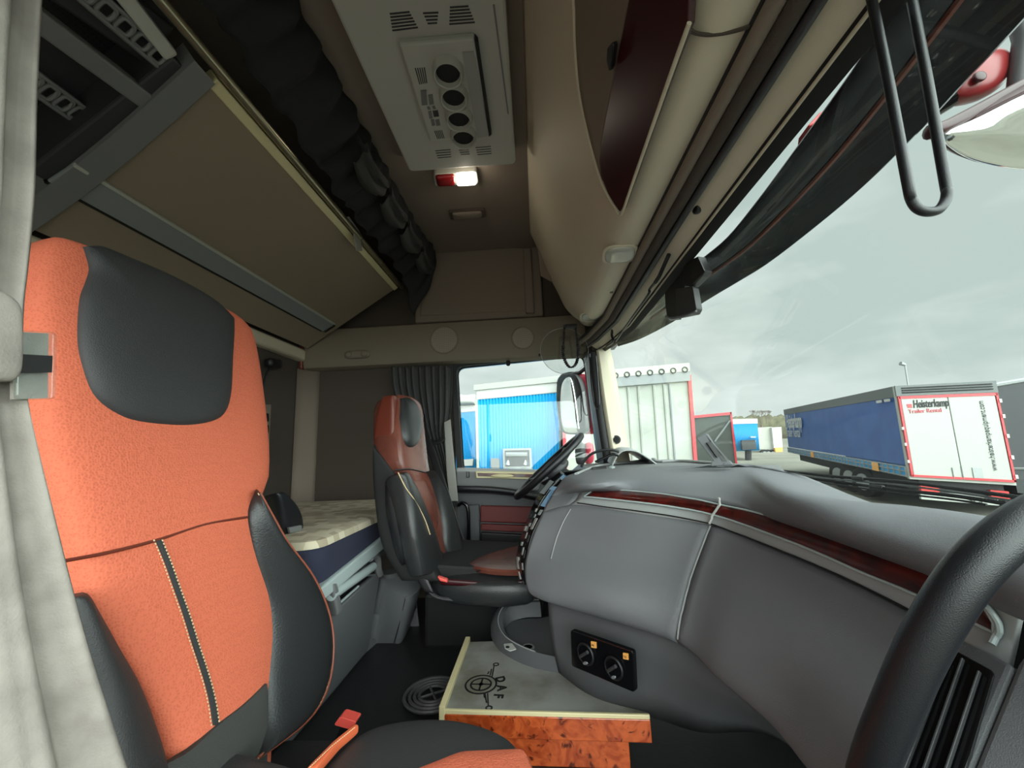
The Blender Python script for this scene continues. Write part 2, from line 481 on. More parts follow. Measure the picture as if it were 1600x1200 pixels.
# upper side lining with its recessed panel
up = MB(); up.box((-0.30, FY - 0.02, 1.72), (0.75, 0.03, 0.43)); struct(up.build('trim_4', 'beiged', bevel=0.01))
pn = MB(); pn.prism([at(662, 392, Y=2.16), at(822, 386, Y=2.16), at(826, 486, Y=2.16), at(656, 494, Y=2.16)], (0, 0.02, 0)); struct(pn.build('trim_5', 'beiged', bevel=0.008))
struct(MB().box((0.0, FY - 0.03, 1.72), (0.05, 0.05, 0.40)).build('trim_6', 'beiged', bevel=0.008))
# ledge that carries the lower bunk on the rear wall
struct(MB().box((RW + 0.02, 1.2, 1.335), (0.05, 1.86, 0.07)).build('trim_7', 'beige', bevel=0.012))


def speaker(px, py, r, label):
    t = thing('speaker', label, 'speaker', at(px, py, Y=2.12), 'round speakers in the header')
    c = at(px, py, Y=2.122)
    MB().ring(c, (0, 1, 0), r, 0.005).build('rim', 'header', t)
    MB().disc(c + Vector((0, 0.002, 0)), (0, 1, 0), r * 0.97, 0.008).build('mesh_cover', 'spkmesh', t)


speaker(694, 531, 0.078, 'round mesh speaker in the header above the black side curtain')
speaker(817, 528, 0.062, 'round mesh speaker in the header above the side window glass')
lt = thing('reading_lamp', 'small oval two-button lamp in the taupe header over the bunk end', 'lamp', at(560, 553, Y=2.12))
c = at(558, 554, Y=2.118)
MB().dome([c + Vector((0.075 * math.copysign(abs(math.cos(a)) ** 0.5, math.cos(a)), 0, 0.024 * math.copysign(abs(math.sin(a)) ** 0.7, math.sin(a)) + 0.09 * 0.0)) for a in [i * math.pi / 16 for i in range(32)]], (0, -1, 0), 0.012).build('housing', 'header', lt)
for dx in (-0.045, 0.045): MB().dome([c + Vector((dx + 0.02 * math.cos(a), -0.009, 0.017 * math.sin(a))) for a in [i * math.pi / 8 for i in range(16)]], (0, -1, 0), 0.007).build('switch', 'header', lt)

# ------------------------------------------------------------------ driver's door
Yd = FY
dr = MB()
wtl, wtr, wbr, wbl = at(713, 573, Y=Yd), at(912, 553, Y=Yd), at(938, 737, Y=Yd), at(723, 738, Y=Yd)
def rounded(ps, r=0.05, n=6):
    out = []; N = len(ps)
    for i in range(N):
        p, a, b = ps[i], ps[i - 1], ps[(i + 1) % N]
        d1, d2 = (a - p), (b - p); k1, k2 = p + d1.normalized() * r, p + d2.normalized() * r
        for j in range(n + 1):
            t = j / n; out.append(k1 * (1 - t) ** 2 + p * 2 * t * (1 - t) + k2 * t * t)
    return out
win = rounded([wtl, wtr, wbr, wbl], 0.045)
# window rubber and outer door skin ring
cw = sum(win, Vector()) / len(win)
R1 = [p for p in win]; R2 = [p + (p - cw).normalized() * 0.035 for p in win]
fr = MB(); fr.rows([[p + Vector((0, -0.01, 0)) for p in R1], [p + Vector((0, -0.018, 0)) for p in R2], [p + Vector((0, 0.03, 0)) for p in R2], [p + Vector((0, 0.03, 0)) for p in R1]], cu=True, cv=True)
D1 = struct(fr.build('door_1', 'blackm'))
D1['label'] = "driver's door with burgundy inserts, silver sill and window"; D1['category'] = 'door'
R3 = [p + (p - cw).normalized() * 0.014 for p in win]
fr2 = MB(); fr2.rows([[p + Vector((0, 0.03, 0)) for p in R1], [p + Vector((0, 0.06, 0)) for p in R3], [p + Vector((0, 0.12, 0)) for p in R3], [p + Vector((0, 0.06, 0)) for p in R1]], cu=True)
fr2.build('outer_frame', 'burgl', D1)
MB().prism([p + Vector((0, 0.012, 0)) for p in win], (0, 0.004, 0)).build('window_1', 'glass', D1, sm=False)
def dpan(name, m, pts, d=0.02, Y=2.15, bev=0.006, parent=D1):
    return MB().prism([at(x, y, Y=Y) for x, y in pts], (0, d, 0)).build(name, m, parent, sm=False, bevel=bev)
dpan('door_panel', 'greyd', [(712, 745), (900, 752), (900, 935), (715, 935)], 0.05, 2.15)
dpan('window_ledge', 'greyl', [(712, 731), (852, 735), (852, 741), (712, 738)], 0.06, 2.13)
dpan('grey_rail', 'greym', [(712, 736), (850, 740), (842, 768), (712, 761)], 0.03, 2.13, 0.008)
st = dpan('burl_surround', 'cream', [(743, 736), (842, 738), (836, 749), (744, 747)], 0.012, 2.118, 0.003)
dpan('burl_insert', 'burg', [(746, 739), (836, 741), (832, 746), (747, 744)], 0.012, 2.114, 0.001, st)
MB().dome([at(785 + 18 * math.cos(a), 743.5 + 3.2 * math.sin(a), Y=2.105) for a in [i * math.pi / 12 for i in range(24)]], (0, -1, 0), 0.012).build('door_handle', 'cream', D1)
MB().tube([at(x, y, Y=2.122) for x, y in ((729, 737), (733, 737), (733, 746), (729, 746))], 0.002, 6, True).build('lock_button', 'blackm', D1)
ar = MB(); ar.pad(SM([at(x, y, Y=2.10) for x, y in ((714, 759), (760, 760), (800, 764), (850, 772))]), SM([at(x, y, Y=2.10) for x, y in ((714, 770), (760, 771), (800, 775), (850, 785))]), (0, -1, 0.2), 0.04, 0.05, 3)
ar.build('armrest', 'soft', D1)
dpan('grey_upright', 'greyd', [(731, 790), (748, 788), (750, 856), (736, 858)], 0.03, 2.12, 0.006)
dpan('upper_insert', 'burgd', [(750, 790), (860, 793), (860, 820), (750, 816)], 0.03, 2.13, 0.008)
dpan('lower_insert', 'burgd', [(751, 819), (860, 823), (860, 834), (751, 829)], 0.03, 2.12, 0.006)
dpan('door_pocket', 'black', [(751, 832), (860, 838), (860, 858), (751, 852)], 0.03, 2.10, 0.006)
dpan('pocket_edge', 'burgd', [(751, 846), (860, 852), (860, 856), (751, 850)], 0.02, 2.09, 0.003)
MB().tube(SM([at(x, y, Y=2.08) for x, y in ((716, 790), (722, 786), (729, 790), (732, 805), (732, 850))]), 0.009).build('grab_handle', 'blackg', D1)
MB().cyl(at(794, 566, Y=2.17), at(794, 569, Y=2.15), 0.012).build('knob', 'blackm', D1)

# ------------------------------------------------------------------ windscreen, its pillar and header rails
# plan curve of the glass (x offset added near both pillars)
def bowx(y, t=0.0): return -lerp(0.14, 0.31, t) * max(0, (abs(y - 1.06) - 0.55) / 0.5) ** 2
ysw = [-0.15 + 2.24 * i / 28 for i in range(29)]
gl = MB(); gl.rows([[Vector((lerp(0.455, 0.80, t) + bowx(y, t), y, lerp(1.285, 0.57, t))) for y in ysw] for t in (0, 0.25, 0.5, 0.75, 1.0)])
struct(gl.build('window_2', 'glass', solid=0.004))
# A-pillar on the driver's side: beige inner trim and black outer trim
ap = MB()
pa = [(932, 548), (934, 570), (940, 620), (947, 665), (956, 720)]; pb = [(951, 545), (956, 570), (966, 625), (973, 668), (983, 724)]
A_ = [at(x, y, Y=2.03) for x, y in pa]; B_ = [at(x, y, Y=2.08) for x, y in pb]
ap.rows([[a, lerp(a, b, 0.3) + Vector((-0.012, -0.02, 0)), lerp(a, b, 0.7) + Vector((-0.006, -0.02, 0)), b, b + Vector((0.02, 0.06, 0))] for a, b in zip(SM(A_, 6), SM(B_, 6))])
P1 = struct(ap.build('trim_8', 'beige', solid=0.01)); 
ap = MB(); pk = [(914, 550), (918, 575), (924, 625), (930, 668), (940, 735)]
K_ = [at(x, y, Y=2.12) for x, y in pk]
ap.rows([[k + Vector((0, 0.06, 0)), k, lerp(k, a, 0.5) + Vector((-0.012, -0.02, 0)), a + Vector((0.004, 0.0, 0))] for k, a in zip(SM(K_, 6), SM(A_, 6))])
struct(ap.build('trim_9', 'black', solid=0.008))
tw = thing('tweeter', 'small round dark tweeter low on the beige windscreen pillar', 'speaker', at(963, 687, Y=2.03))
MB().disc(at(963, 687, Y=2.035), (0.2, 1, 0), 0.022, 0.02).build('body', 'darkgrey', tw); MB().disc(at(963, 687, Y=2.022), (0.2, 1, 0), 0.015, 0.01).build('mesh_cover', 'blackm', tw)

ysr = [-0.15, 0.3, 0.8, 1.3, 1.7, 1.95, 2.06]
def rail(name, m, sec, ys=ysr, fn=lambda y: (0, 0), parent=None, ang=40):
    b = MB(); R = [[Vector((x + fn(y)[0], y, z + fn(y)[1])) for x, z in sec] for y in ys]
    b.rows(R, cu=True); b.cap(R[0], True); b.cap(R[-1]); return b.build(name, m, parent, angle=ang)
def csec(x, z, r, n=12, sx=1.0): return [(x + r * sx * math.cos(2 * math.pi * k / n), z + r * math.sin(2 * math.pi * k / n)) for k in range(n)]
bend = lambda y: (-0.10 * max(0, (y - 1.65) / 0.45) ** 2, -0.02 * max(0, (y - 1.65) / 0.45) ** 2)
struct(rail('trim_10', 'beige', [(0.385, 1.315), (0.425, 1.285), (0.435, 1.283), (0.445, 1.33), (0.40, 1.35)], fn=bend))
struct(rail('trim_12', 'beige', csec(0.4365, 1.2755, 0.003), fn=bend))
struct(rail('trim_11', 'blackm', [(0.428, 1.288), (0.448, 1.268), (0.462, 1.262), (0.475, 1.30), (0.45, 1.33)], fn=bend))
rb = thing('roller_blind', 'rolled-up brown windscreen blind in a long cassette under the overhead cabinet', 'blind', (0.36, 1.0, 1.31))
rail('roller_cover', 'beiged', csec(0.339, 1.322, 0.013), parent=rb, fn=bend)
rail('cloth_roll', 'taupe', csec(0.363, 1.312, 0.014), parent=rb, fn=bend)
rail('bottom_bar', 'darkgrey', csec(0.383, 1.300, 0.008), parent=rb, fn=bend)
rail('side_channel', 'blackm', [(0.325, 1.34), (0.40, 1.33), (0.40, 1.315), (0.325, 1.325)], parent=rb, fn=bend)
h = at(1091, 322, X=0.41); MB().dome([h + Vector((0.0, 0.018 * math.cos(a), 0.018 * math.sin(a))) for a in [i * math.pi / 8 for i in range(16)]], (-1, 0, -0.3), 0.012).build('catch', 'black', rb)
# thin black guide rods under the header towards the pillar
gr_ = thing('blind_guide', 'bent black guide rod running along the beige windscreen header', 'rod', at(1030, 430, X=0.40))
MB().tube([at(x, y, X=0.40) for x, y in ((1045, 398), (1030, 432), (1024, 441))], 0.006, 8).build('grip', 'blackm', gr_)
MB().tube(SM([at(x, y, X=0.405) for x, y in ((1025, 440), (1015, 452), (1012, 462), (985, 500), (962, 533))], 5), 0.0045, 8).build('rod', 'black', gr_)
MB().tube(SM([at(x, y, X=0.385) for x, y in ((957, 514), (956, 524), (958, 533), (948, 541), (934, 546))], 5), 0.006, 8).build('hook', 'black', gr_)

# ------------------------------------------------------------------ overhead cabinet above the windscreen
cab = thing('overhead_cabinet', 'beige moulded overhead cabinet with burgundy door above the windscreen', 'cabinet', (0.2, 1.0, 1.5))
# section: roof -> slanted rear face -> lip -> underside -> front
def csect(y):
    e = max(0.0, (y - 1.60) / 0.44)        # rounds off towards the driver's end
    k = e * e
    base = [(0.022, 1.93), (0.060, 1.83), (0.110, 1.68), (0.150, 1.555), (0.176, 1.462), (0.206, 1.405), (0.228, 1.368), (0.250, 1.343), (0.278, 1.331), (0.330, 1.336), (0.37, 1.345)]
    out = []
    for i, (x, z) in enumerate(base):
        w = min(1, max(0, (i - 2) / 4)); 
        out.append((x + 0.03 * k * w * (1 if x < 0.3 else 0.2), z + 0.062 * k * w))
    return out
ys = [-0.1, 0.2, 0.45, 0.7, 0.95, 1.2, 1.45, 1.6, 1.72, 1.82, 1.9, 1.96, 2.0]
sec = [[Vector((x, y, z)) for x, z in csect(y)] for y in ys]
# rounded end cap
last = sec[-1]; c_ = Vector((0.30, 2.0, 1.55))
for a in (0.35, 0.7, 1.0):
    sec.append([Vector((lerp(p.x, 0.32, 0.45 * a * a), 2.0 + 0.055 * math.sin(a * math.pi / 2), lerp(p.z, 1.62, 0.20 * a * a) if p.z < 1.62 else p.z)) for p in last])
cs = [smooth(r, 4) for r in sec]
MB().rows(cs).build('shell', 'beige', cab, solid=0.004, angle=60)
# burgundy door let into the rear face: px outline on the slanted rear face
nrm = Vector((-0.87, 0, -0.36)).normalized(); p0 = Vector((0.176, 0, 1.462))
po = [(985, -60), (982, 0), (960, 110), (938, 228), (936, 250), (939, 275), (950, 303), (960, 320), (968, 331), (972, 328), (985, 290), (1020, 190), (1050, 105), (1074, 40), (1076, -10), (1090, -60)]
bd = MB().prism([atp(x, y, p0 + nrm * 0.005, nrm) for x, y in po], -nrm * 0.012).build('door', 'burgl', cab, sm=False, bevel=0.002)
MB().prism([atp(x, y, p0 + nrm * 0.018, nrm) for x, y in ((948, 75), (956, 66), (958, 72), (954, 104), (951, 112), (947, 95))], -nrm * 0.01).build('lock', 'black', cab, sm=False, bevel=0.002)
ip = MB().prism([atp(x, y, p0 + nrm * 0.003, nrm) for x, y in pxs0([(890, -60), (897, 0), (899, 67), (905, 140), (918, 205), (932, 258), (941, 284)]) + [(938, 228), (960, 110), (982, 0), (985, -60)]], -nrm * 0.008).build('inner_panel', 'header', cab, sm=False, bevel=0.002)  # darker colour stands in for the shade of a recess
MB().tube([atp(x, y, p0 + nrm * 0.004, nrm) for x, y in pxs0([(889, -60), (896, 0), (898, 67), (904, 140), (917, 205), (931, 258), (940, 285), (950, 306), (960, 323), (968, 335), (974, 328), (987, 290), (1022, 190), (1052, 105), (1077, 36)])], 0.0035, 8).build('surround_edge', 'beige', cab)
# second moulding nearer the camera, with the curved seam
sm_ = SM([at(x, y, Z=1.33) for x, y in ((1072, 30), (1080, 48), (1100, 54), (1130, 52), (1160, 45), (1184, 36))], 6)
MB().tube(sm_, 0.003, 6).build('seam', 'taupe', cab)
# two lamps under the lip
for (x, y, w, hh, lab) in ((969, 397, 25, 12, 'oblong clear lamp under the overhead cabinet nearer the burgundy door tip'), (925, 494, 17, 6, 'smaller oblong clear lamp at the pillar end of the overhead cabinet')):
    cc = at(x, y, Z=1.329 if x > 950 else 1.352)
    lm = thing('courtesy_lamp', lab, 'lamp', cc, 'courtesy lamps under the cabinet lip')
    def q(s, dz=0): return [atp(x + s * (w * math.copysign(abs(math.cos(a)) ** 0.6, math.cos(a))) + s * 0.25 * w * 0, y + s * hh * math.copysign(abs(math.sin(a)) ** 0.6, math.sin(a)) - s * 0.3 * hh * math.cos(a), cc + Vector((0, 0, dz)), Vector((0, 0, 1))) for a in [i * math.pi / 12 for i in range(24)]]
    MB().dome(q(1.15), (0, 0, -1), 0.006).build('bezel', 'beige', lm)
    MB().dome(q(0.95, -0.003), (0, 0, -1), 0.010).build('lens', 'lampglass', lm)
kn = at(955, 455, Z=1.335); tag(MB().disc(kn, (0, 0, 1), 0.006, 0.014).build('microphone', 'black'), 'tiny dark microphone dot between the two cabinet lamps', 'microphone')
# narrow end door with its edge highlight built as a cream strip at the driver's end of the roof
ed = thing('end_locker', 'narrow locker door with a painted edge highlight at the far end of the overhead cabinet', 'locker', at(845, 340, Y=1.9))
MB().prism([at(x, y, Y=1.98) for x, y in ((828, 225), (838, 300), (849, 370), (862, 440), (845, 430), (836, 350), (828, 300))], (0, 0.015, 0)).build('door', 'beiged', ed, sm=False, bevel=0.003)
MB().tube([at(x, y, Y=1.97) for x, y in ((826, 232), (829, 270), (834, 310), (841, 352))], 0.006, 8).build('edge_highlight', 'cream', ed)
MB().disc(at(843, 368, Y=1.965), (0, 1, 0), 0.006, 0.01).build('catch', 'black', ed)

# ------------------------------------------------------------------ roof air conditioner
ZA = 1.865
ac = thing('roof_air_conditioner', 'pale grey ceiling air conditioner with four round air outlets', 'air conditioner', at(690, 150, Z=ZA))
pp = [at(x, y, Z=ZA) for x, y in ((640, 269), (806, 257))] + [Vector((-0.018, 0.25, ZA)), Vector((-0.452, 0.25, ZA))]
MB().prism(rounded(pp, 0.02, 4), (0, 0, 0.062)).build('housing', 'pale', ac, sm=False, bevel=0.008)
MB().prism([at(x, y, Z=ZA - 0.002) for x, y in ((770, 8), (773, 8), (795, 178), (793, 178))], (0, 0, 0.004)).build('panel_seam', 'greym', ac, sm=False)
unit = [(623, 70), (741, 60), (766, 212), (672, 222)]
MB().prism([at(x, y, Z=ZA - 0.022) for x, y in unit], (0, 0, 0.022)).build('control_unit', 'pale', ac, sm=False, bevel=0.006)
MB().prism([at(x, y, Z=ZA - 0.025) for x, y in ((722, 82), (740, 81), (764, 212), (746, 216))], (0, 0, 0.006)).build('perforated_grille', 'grille', ac, sm=False)
MB().prism([at(x, y, Z=ZA - 0.023) for x, y in ((742, 62), (747, 68), (768, 210), (764, 214))], (0, 0, 0.02)).build('shadow_strip', 'blackm', ac, sm=False)  # black strip standing in for the shadow beside the control unit
for (x, y, r) in ((700, 113, 18.5), (709, 151, 17), (717, 185, 16), (724, 214, 15.5)):
    c = at(x, y, Z=ZA - 0.03); rr = (at(x + r, y, Z=ZA - 0.03) - c).length
    o = MB(); ring = []
    prof = [(1.36, 0.010), (1.30, -0.008), (1.18, -0.016), (1.08, -0.014), (1.02, -0.004), (1.0, 0.006)]
    for f_, dz in prof: ring.append([c + Vector((rr * f_ * math.cos(a), rr * f_ * math.sin(a), dz)) for a in [i * math.pi / 14 for i in range(28)]])
    o.rows(ring, cu=True)
    ov = o.build('air_outlet', 'pale', ac)
    MB().disc(c + Vector((0, 0, 0.003)), (0, 0, 1), rr * 1.04, 0.004).build('duct', 'blackm', ov)
def slots(px0, px1, n, thick, name='vent'):
    g = MB()
    for k in range(n):
        t = k / (n - 1)
        a, b = lerp(Vector(px0[0]), Vector(px1[0]), t), lerp(Vector(px0[1]), Vector(px1[1]), t)
        pa_, pb_ = at(a.x, a.y, Z=ZA - 0.001), at(b.x, b.y, Z=ZA - 0.001); w = (pb_ - pa_).normalized().cross(Vector((0, 0, 1))) * thick
        g.prism([pa_ - w, pb_ - w, pb_ + w, pa_ + w], (0, 0, 0.002))
    g.build(name, 'darkgrey', ac, sm=False)
slots(((609, 22), (640, 19)), ((613, 48), (653, 43)), 6, 0.002)
slots(((661, 21), (685, 20)), ((668, 37), (683, 36)), 4, 0.002)
slots(((703, 12), (732, 10)), ((702, 38), (742, 35)), 6, 0.002)
slots(((680, 236), (704, 234)), ((684, 247), (705, 245)), 4, 0.0015)
slots(((717, 235), (732, 234)), ((720, 242), (734, 241)), 3, 0.0015)
slots(((743, 231), (767, 229)), ((746, 242), (768, 240)), 4, 0.0015)
ZS, ZA = ZA, ZA - 0.0225
slots(((649, 107), (656, 132)), ((663, 106), (667, 130)), 5, 0.0014, 'intake_grille')
slots(((679, 205), (684, 217)), ((690, 204), (694, 216)), 5, 0.0012, 'intake_grille')
for (a, b, c2, d) in ((657, 142, 666, 165), (669, 149, 676, 164), (667, 168, 671, 172), (675, 167, 679, 171), (669, 175, 674, 186), (676, 174, 684, 183), (673, 188, 678, 197), (680, 188, 686, 197)):
    MB().prism([at(x, y, Z=ZA - 0.002) for x, y in ((a, b), (c2, b - 1), (c2 + 2, d - 1), (a + 2, d))], (0, 0, 0.004)).build('control_button', 'greym' if b != 174 else 'darkgrey', ac, sm=False)
ZA = ZS
dl = thing('dome_lamp', 'ceiling lamp with a lit clear lens beside a dark red lens', 'lamp', at(714, 280, Z=1.9))
def qd(xs, dz): return rounded([at(x, y, Z=dz) for x, y in xs], 0.012, 4)
MB().prism(qd(((677, 273), (745, 268), (748, 288), (680, 291)), 1.905), (0, 0, 0.03)).build('base', 'pale', dl, sm=False, bevel=0.003)
MB().dome(qd(((680, 274), (710, 272), (711, 288), (683, 289)), 1.902), (0, 0, -1), 0.016).build('red_lens', 'redd', dl)
MB().dome(qd(((712, 271), (743, 269), (745, 286), (714, 288)), 1.902), (0, 0, -1), 0.018).build('clear_lens', 'lit', dl)
pl = bpy.data.lights.new('dome_lamp_bulb', 'POINT'); pl.energy = 0.35; pl.color = (1, 0.9, 0.74); pl.shadow_soft_size = 0.02
po_ = bpy.data.objects.new('bulb', pl); COL.objects.link(po_); po_.location = at(728, 280, Z=1.86); put(po_, dl)
ul = thing('unlit_lamp', 'unlit smoked lamp in the roof lining beyond the lit dome lamp', 'lamp', at(730, 337, Z=1.91))
MB().prism(qd(((701, 332), (757, 328), (759, 340), (704, 344)), 1.915), (0, 0, 0.02)).build('base', 'taupe', ul, sm=False, bevel=0.003)
MB().dome(qd(((706, 333), (752, 330), (754, 338), (708, 342)), 1.912), (0, 0, -1), 0.012).build('lens', 'beiged', ul)

# ================================================================== UPPER BUNK, SHELF AND CURTAINS
bp0 = Vector((-0.765, 2.0, 1.700)); bd_ = Vector((-1.278 + 0.765, 0, 1.368 - 1.700)).normalized(); bn = Vector((-bd_.z, 0, bd_.x)); bn = -bn if bn.z > 0 else bn   # bn faces down to the cab
def bk(x, y, off=0.0): return atp(x, y, bp0 + bn * off, bn)
ub = thing('upper_bunk', 'folded-up upper bunk with taupe underside, grey strip and metal front bar', 'bunk', bp0)
YN, YF = 0.80, 2.105
def bpt(y, u, off=0.0): return Vector((bp0.x, y, bp0.z)) + bd_ * u + bn * off     # u: distance down from the front edge
UW = 0.611
MB().prism([bpt(YN, 0.0), bpt(YF, 0.0), bpt(YF, UW), bpt(YN, UW)], -bn * 0.035).build('board', 'bunkpan', ub, sm=False, bevel=0.006)
MB().prism([bpt(YN, -0.012, 0.004), bpt(YF, -0.012, 0.004), bpt(YF, 0.018, 0.006), bpt(YN, 0.018, 0.006)], -bn * 0.04).build('front_edge', 'cream', ub, sm=False, bevel=0.004)
bar = MB().tube([bpt(0.28, -0.03, 0.012), bpt(1.56, -0.03, 0.012)], 0.013, 14).build('front_bar', 'alu', ub)
for (a, b) in ((1.567, 1.795), (1.802, YF)): MB().tube([bpt(a, -0.03, 0.012), bpt(b, -0.03, 0.012)], 0.0125, 14).build('front_bar', 'alu', ub)
s0, s1, s2, s3 = [bk(*p) for p in ((100, 296), (527, 512), (522, 521), (84, 303))]
sv = lambda p: (p - Vector((bp0.x, p.y, bp0.z))).dot(bd_)
ua, ub_ = sv(s1) - 0.012, sv(s1) + 0.062
MB().prism([bpt(YN - 0.01, ua, 0.006), bpt(2.04, ua, 0.006), bpt(2.04, ub_, 0.006), bpt(YN - 0.01, ub_, 0.006)], -bn * 0.01).build('grey_strip', 'strip', ub, sm=False, bevel=0.003)
MB().prism([bpt(YN - 0.01, ua - 0.006, 0.010), bpt(2.04, ua - 0.006, 0.010), bpt(2.04, ua + 0.004, 0.010), bpt(YN - 0.01, ua + 0.004, 0.010)], -bn * 0.012).build('strip_lip', 'pale', ub, sm=False, bevel=0.002)
MB().prism([bpt(YN - 0.01, ub_, 0.003), bpt(2.03, ub_, 0.003), bpt(2.03, ub_ + 0.008, 0.003), bpt(YN - 0.01, ub_ + 0.008, 0.003)], -bn * 0.01).build('shadow_line', 'black', ub, sm=False)  # black strip drawn as the shadow below the grey strip
MB().prism([bpt(2.032, ua - 0.002, 0.011), bpt(2.055, ua + 0.004, 0.011), bpt(2.055, ub_ - 0.004, 0.011), bpt(2.032, ub_ + 0.002, 0.011)], -bn * 0.016).build('end_cap', 'blackg', ub, sm=False, bevel=0.004)
# curved moulded side frame at the near end
rim = [bpt(YN + 0.055 * math.sin(math.pi * min(1, u / UW) * 0.5), u, 0.0) for u in [UW * i / 12 for i in range(13)]]
sf = MB(); sf.rows([[p + Vector((0, -0.06, 0)) - bn * 0.05, p + Vector((0, -0.055, 0)) + bn * 0.006, p + bn * 0.014, p + Vector((0, 0.006, 0)) + bn * 0.006, p + Vector((0, 0.006, 0)) - bn * 0.02] for p in rim])
sf.build('side_frame', 'greym', ub)

sh = thing('rear_shelf', 'grey moulded overhead storage tray with netting and perforated bars behind the near curtain', 'shelf', bpt(0.5, 0.3))
SY0, SY1 = 0.12, 0.755
MB().prism([bpt(SY0, -0.01, -0.16), bpt(SY1 + 0.02, -0.01, -0.16), bpt(SY1 + 0.02, UW + 0.05, -0.16), bpt(SY0, UW + 0.05, -0.16)], -bn * 0.01).build('tray_floor', 'netting', sh, sm=False)
def sbar(n, m, a, b, w, d, off=0.0):
    a, b = bk(*a), bk(*b); dirn = (b - a).normalized(); s = dirn.cross(bn) * w
    return MB().prism([a - s + bn * off, b - s + bn * off, b + s + bn * off, a + s + bn * off], -bn * d).build(n, m, sh, sm=False, bevel=0.006)
sbar('cross_bar', 'greym', (20, 5), (240, 168), 0.022, 0.03)
sbar('inner_panel', 'darkgrey', (70, -45), (265, 95), 0.055, 0.02, -0.045)
sbar('lower_panel', 'darkgrey', (10, 80), (190, 205), 0.05, 0.02, -0.09)
sbar('front_lip', 'pale', (150, -60), (270, 92), 0.016, 0.03)
def perf(p, q, n, w, off, nm):
    a, b = bk(*p), bk(*q); d = (b - a); L_ = d.length; d.normalize(); s = d.cross(bn)
    g = MB()
    for k in range(n):
        c = a + d * L_ * (k + 0.5) / n + bn * off
        g.tube([c + d * (L_ / n * 0.36) * math.copysign(abs(math.cos(t)) ** 0.5, math.cos(t)) + s * w * 0.42 * math.copysign(abs(math.sin(t)) ** 0.5, math.sin(t)) for t in [i * math.pi / 10 for i in range(20)]], 0.0045, 6, True)
    g.tube([a + s * w * 0.56 + bn * off, b + s * w * 0.56 + bn * off], 0.005, 6); g.tube([a - s * w * 0.56 + bn * off, b - s * w * 0.56 + bn * off], 0.005, 6)
    return g.build(nm, 'greym', sh)
perf((122, -20), (262, 103), 5, 0.035, -0.012, 'perforated_bar'); perf((22, 122), (146, 208), 5, 0.04, -0.05, 'perforated_bar')
sbar('end_wall', 'darkgrey', (285, 104), (62, 280), 0.022, 0.14, -0.005)

# dark curtain gathered along the roof rail in front of the bunk
rc = thing('bunk_curtain', 'black pleated bunk curtain bunched along the roof above the folded bunk', 'curtain', (-0.66, 1.2, 1.9))
rows = []
for i in range(161):
    y = 0.15 + (2.12 - 0.15) * i / 160
    w = math.sin(i * 0.74 + 0.9 * math.sin(i * 0.13)); w2 = math.sin(i * 0.37 + 1.3)
    far = max(0, (y - 1.86) / 0.26)
    sag = 0.012 * w2 + 0.03 * math.sin(y * 3.1)
    r = []
    for k in range(13):
        t = k / 12
        bulge = math.sin(math.pi * min(1, t * 1.05))
        x = lerp(-0.565, -0.70, t) + 0.045 * bulge + (0.014 + 0.010 * t) * w * (0.4 + bulge) + 0.004 * math.sin(k * 1.3 + i * 0.5)
        z = lerp(1.925, 1.755 - 0.22 * far * far + sag, t)
        r.append(Vector((x + 0.03 * far, y, z)))
    rows.append(r)
MB().rows(rows).build('cloth', 'velvet', rc, solid=0.003, angle=180)
for j in range(4):   # hanging swags
    sw = []
    for i in range(25):
        t = i / 24; y = 1.18 + 0.235 * j + 0.20 * t
        r = []
        for k in range(15):
            a = k / 14 * math.pi
            dz = -0.03 * math.sin(math.pi * t)
            r.append(Vector((-0.565 - 0.02 + 0.012 * math.cos(a * 7) * math.sin(math.pi * t) + 0.05 * math.sin(a), y, 1.86 - 0.05 * k / 14 * 2 + dz + 0.012 * math.sin(a * 6 + t * 2))))
        sw.append(r)
    MB().rows(sw).build('fold', 'velvetl', rc, solid=0.003, angle=180)
MB().tube([Vector((-0.60, 0.15, 1.918)), Vector((-0.60, 2.12, 1.918))], 0.008, 8).build('rail', 'blackm', rc)
tn = thing('bunk_strap', 'pale grey webbing strap hanging between the metal bunk bar and the bunched curtain', 'strap', at(545, 355, Y=1.8))
MB().pad([at(x, y, X=-0.735) for x, y in ((538, 340), (552, 362), (556, 392))], [at(x, y, X=-0.735) for x, y in ((545, 338), (562, 362), (566, 392))], (1, 0, -0.4), 0.003, 0.003, 4).build('webbing', 'strap', tn)


def drape(name, m, top, bot, amp, folds, parent, n=90, nv=14, off=Vector((0, 1, 0)), pinch=None, ph=0.0):
    R = []
    for j in range(nv + 1):
        t = j / nv; r = []
        for i in range(n + 1):
            u = i / n
            a, b = top(u), bot(u)
            p = lerp(a, b, t)
            if pinch: p = pinch(u, t, p)
            p = p + off * amp * (math.sin(u * folds * 2 * math.pi + ph + 0.5 * math.sin(5 * t)) + 0.35 * math.sin(u * folds * 3.7 * math.pi + 2 * t))
            r.append(p)
        R.append(r)
    return MB().rows(R).build(name, m, parent, solid=0.003, angle=180)


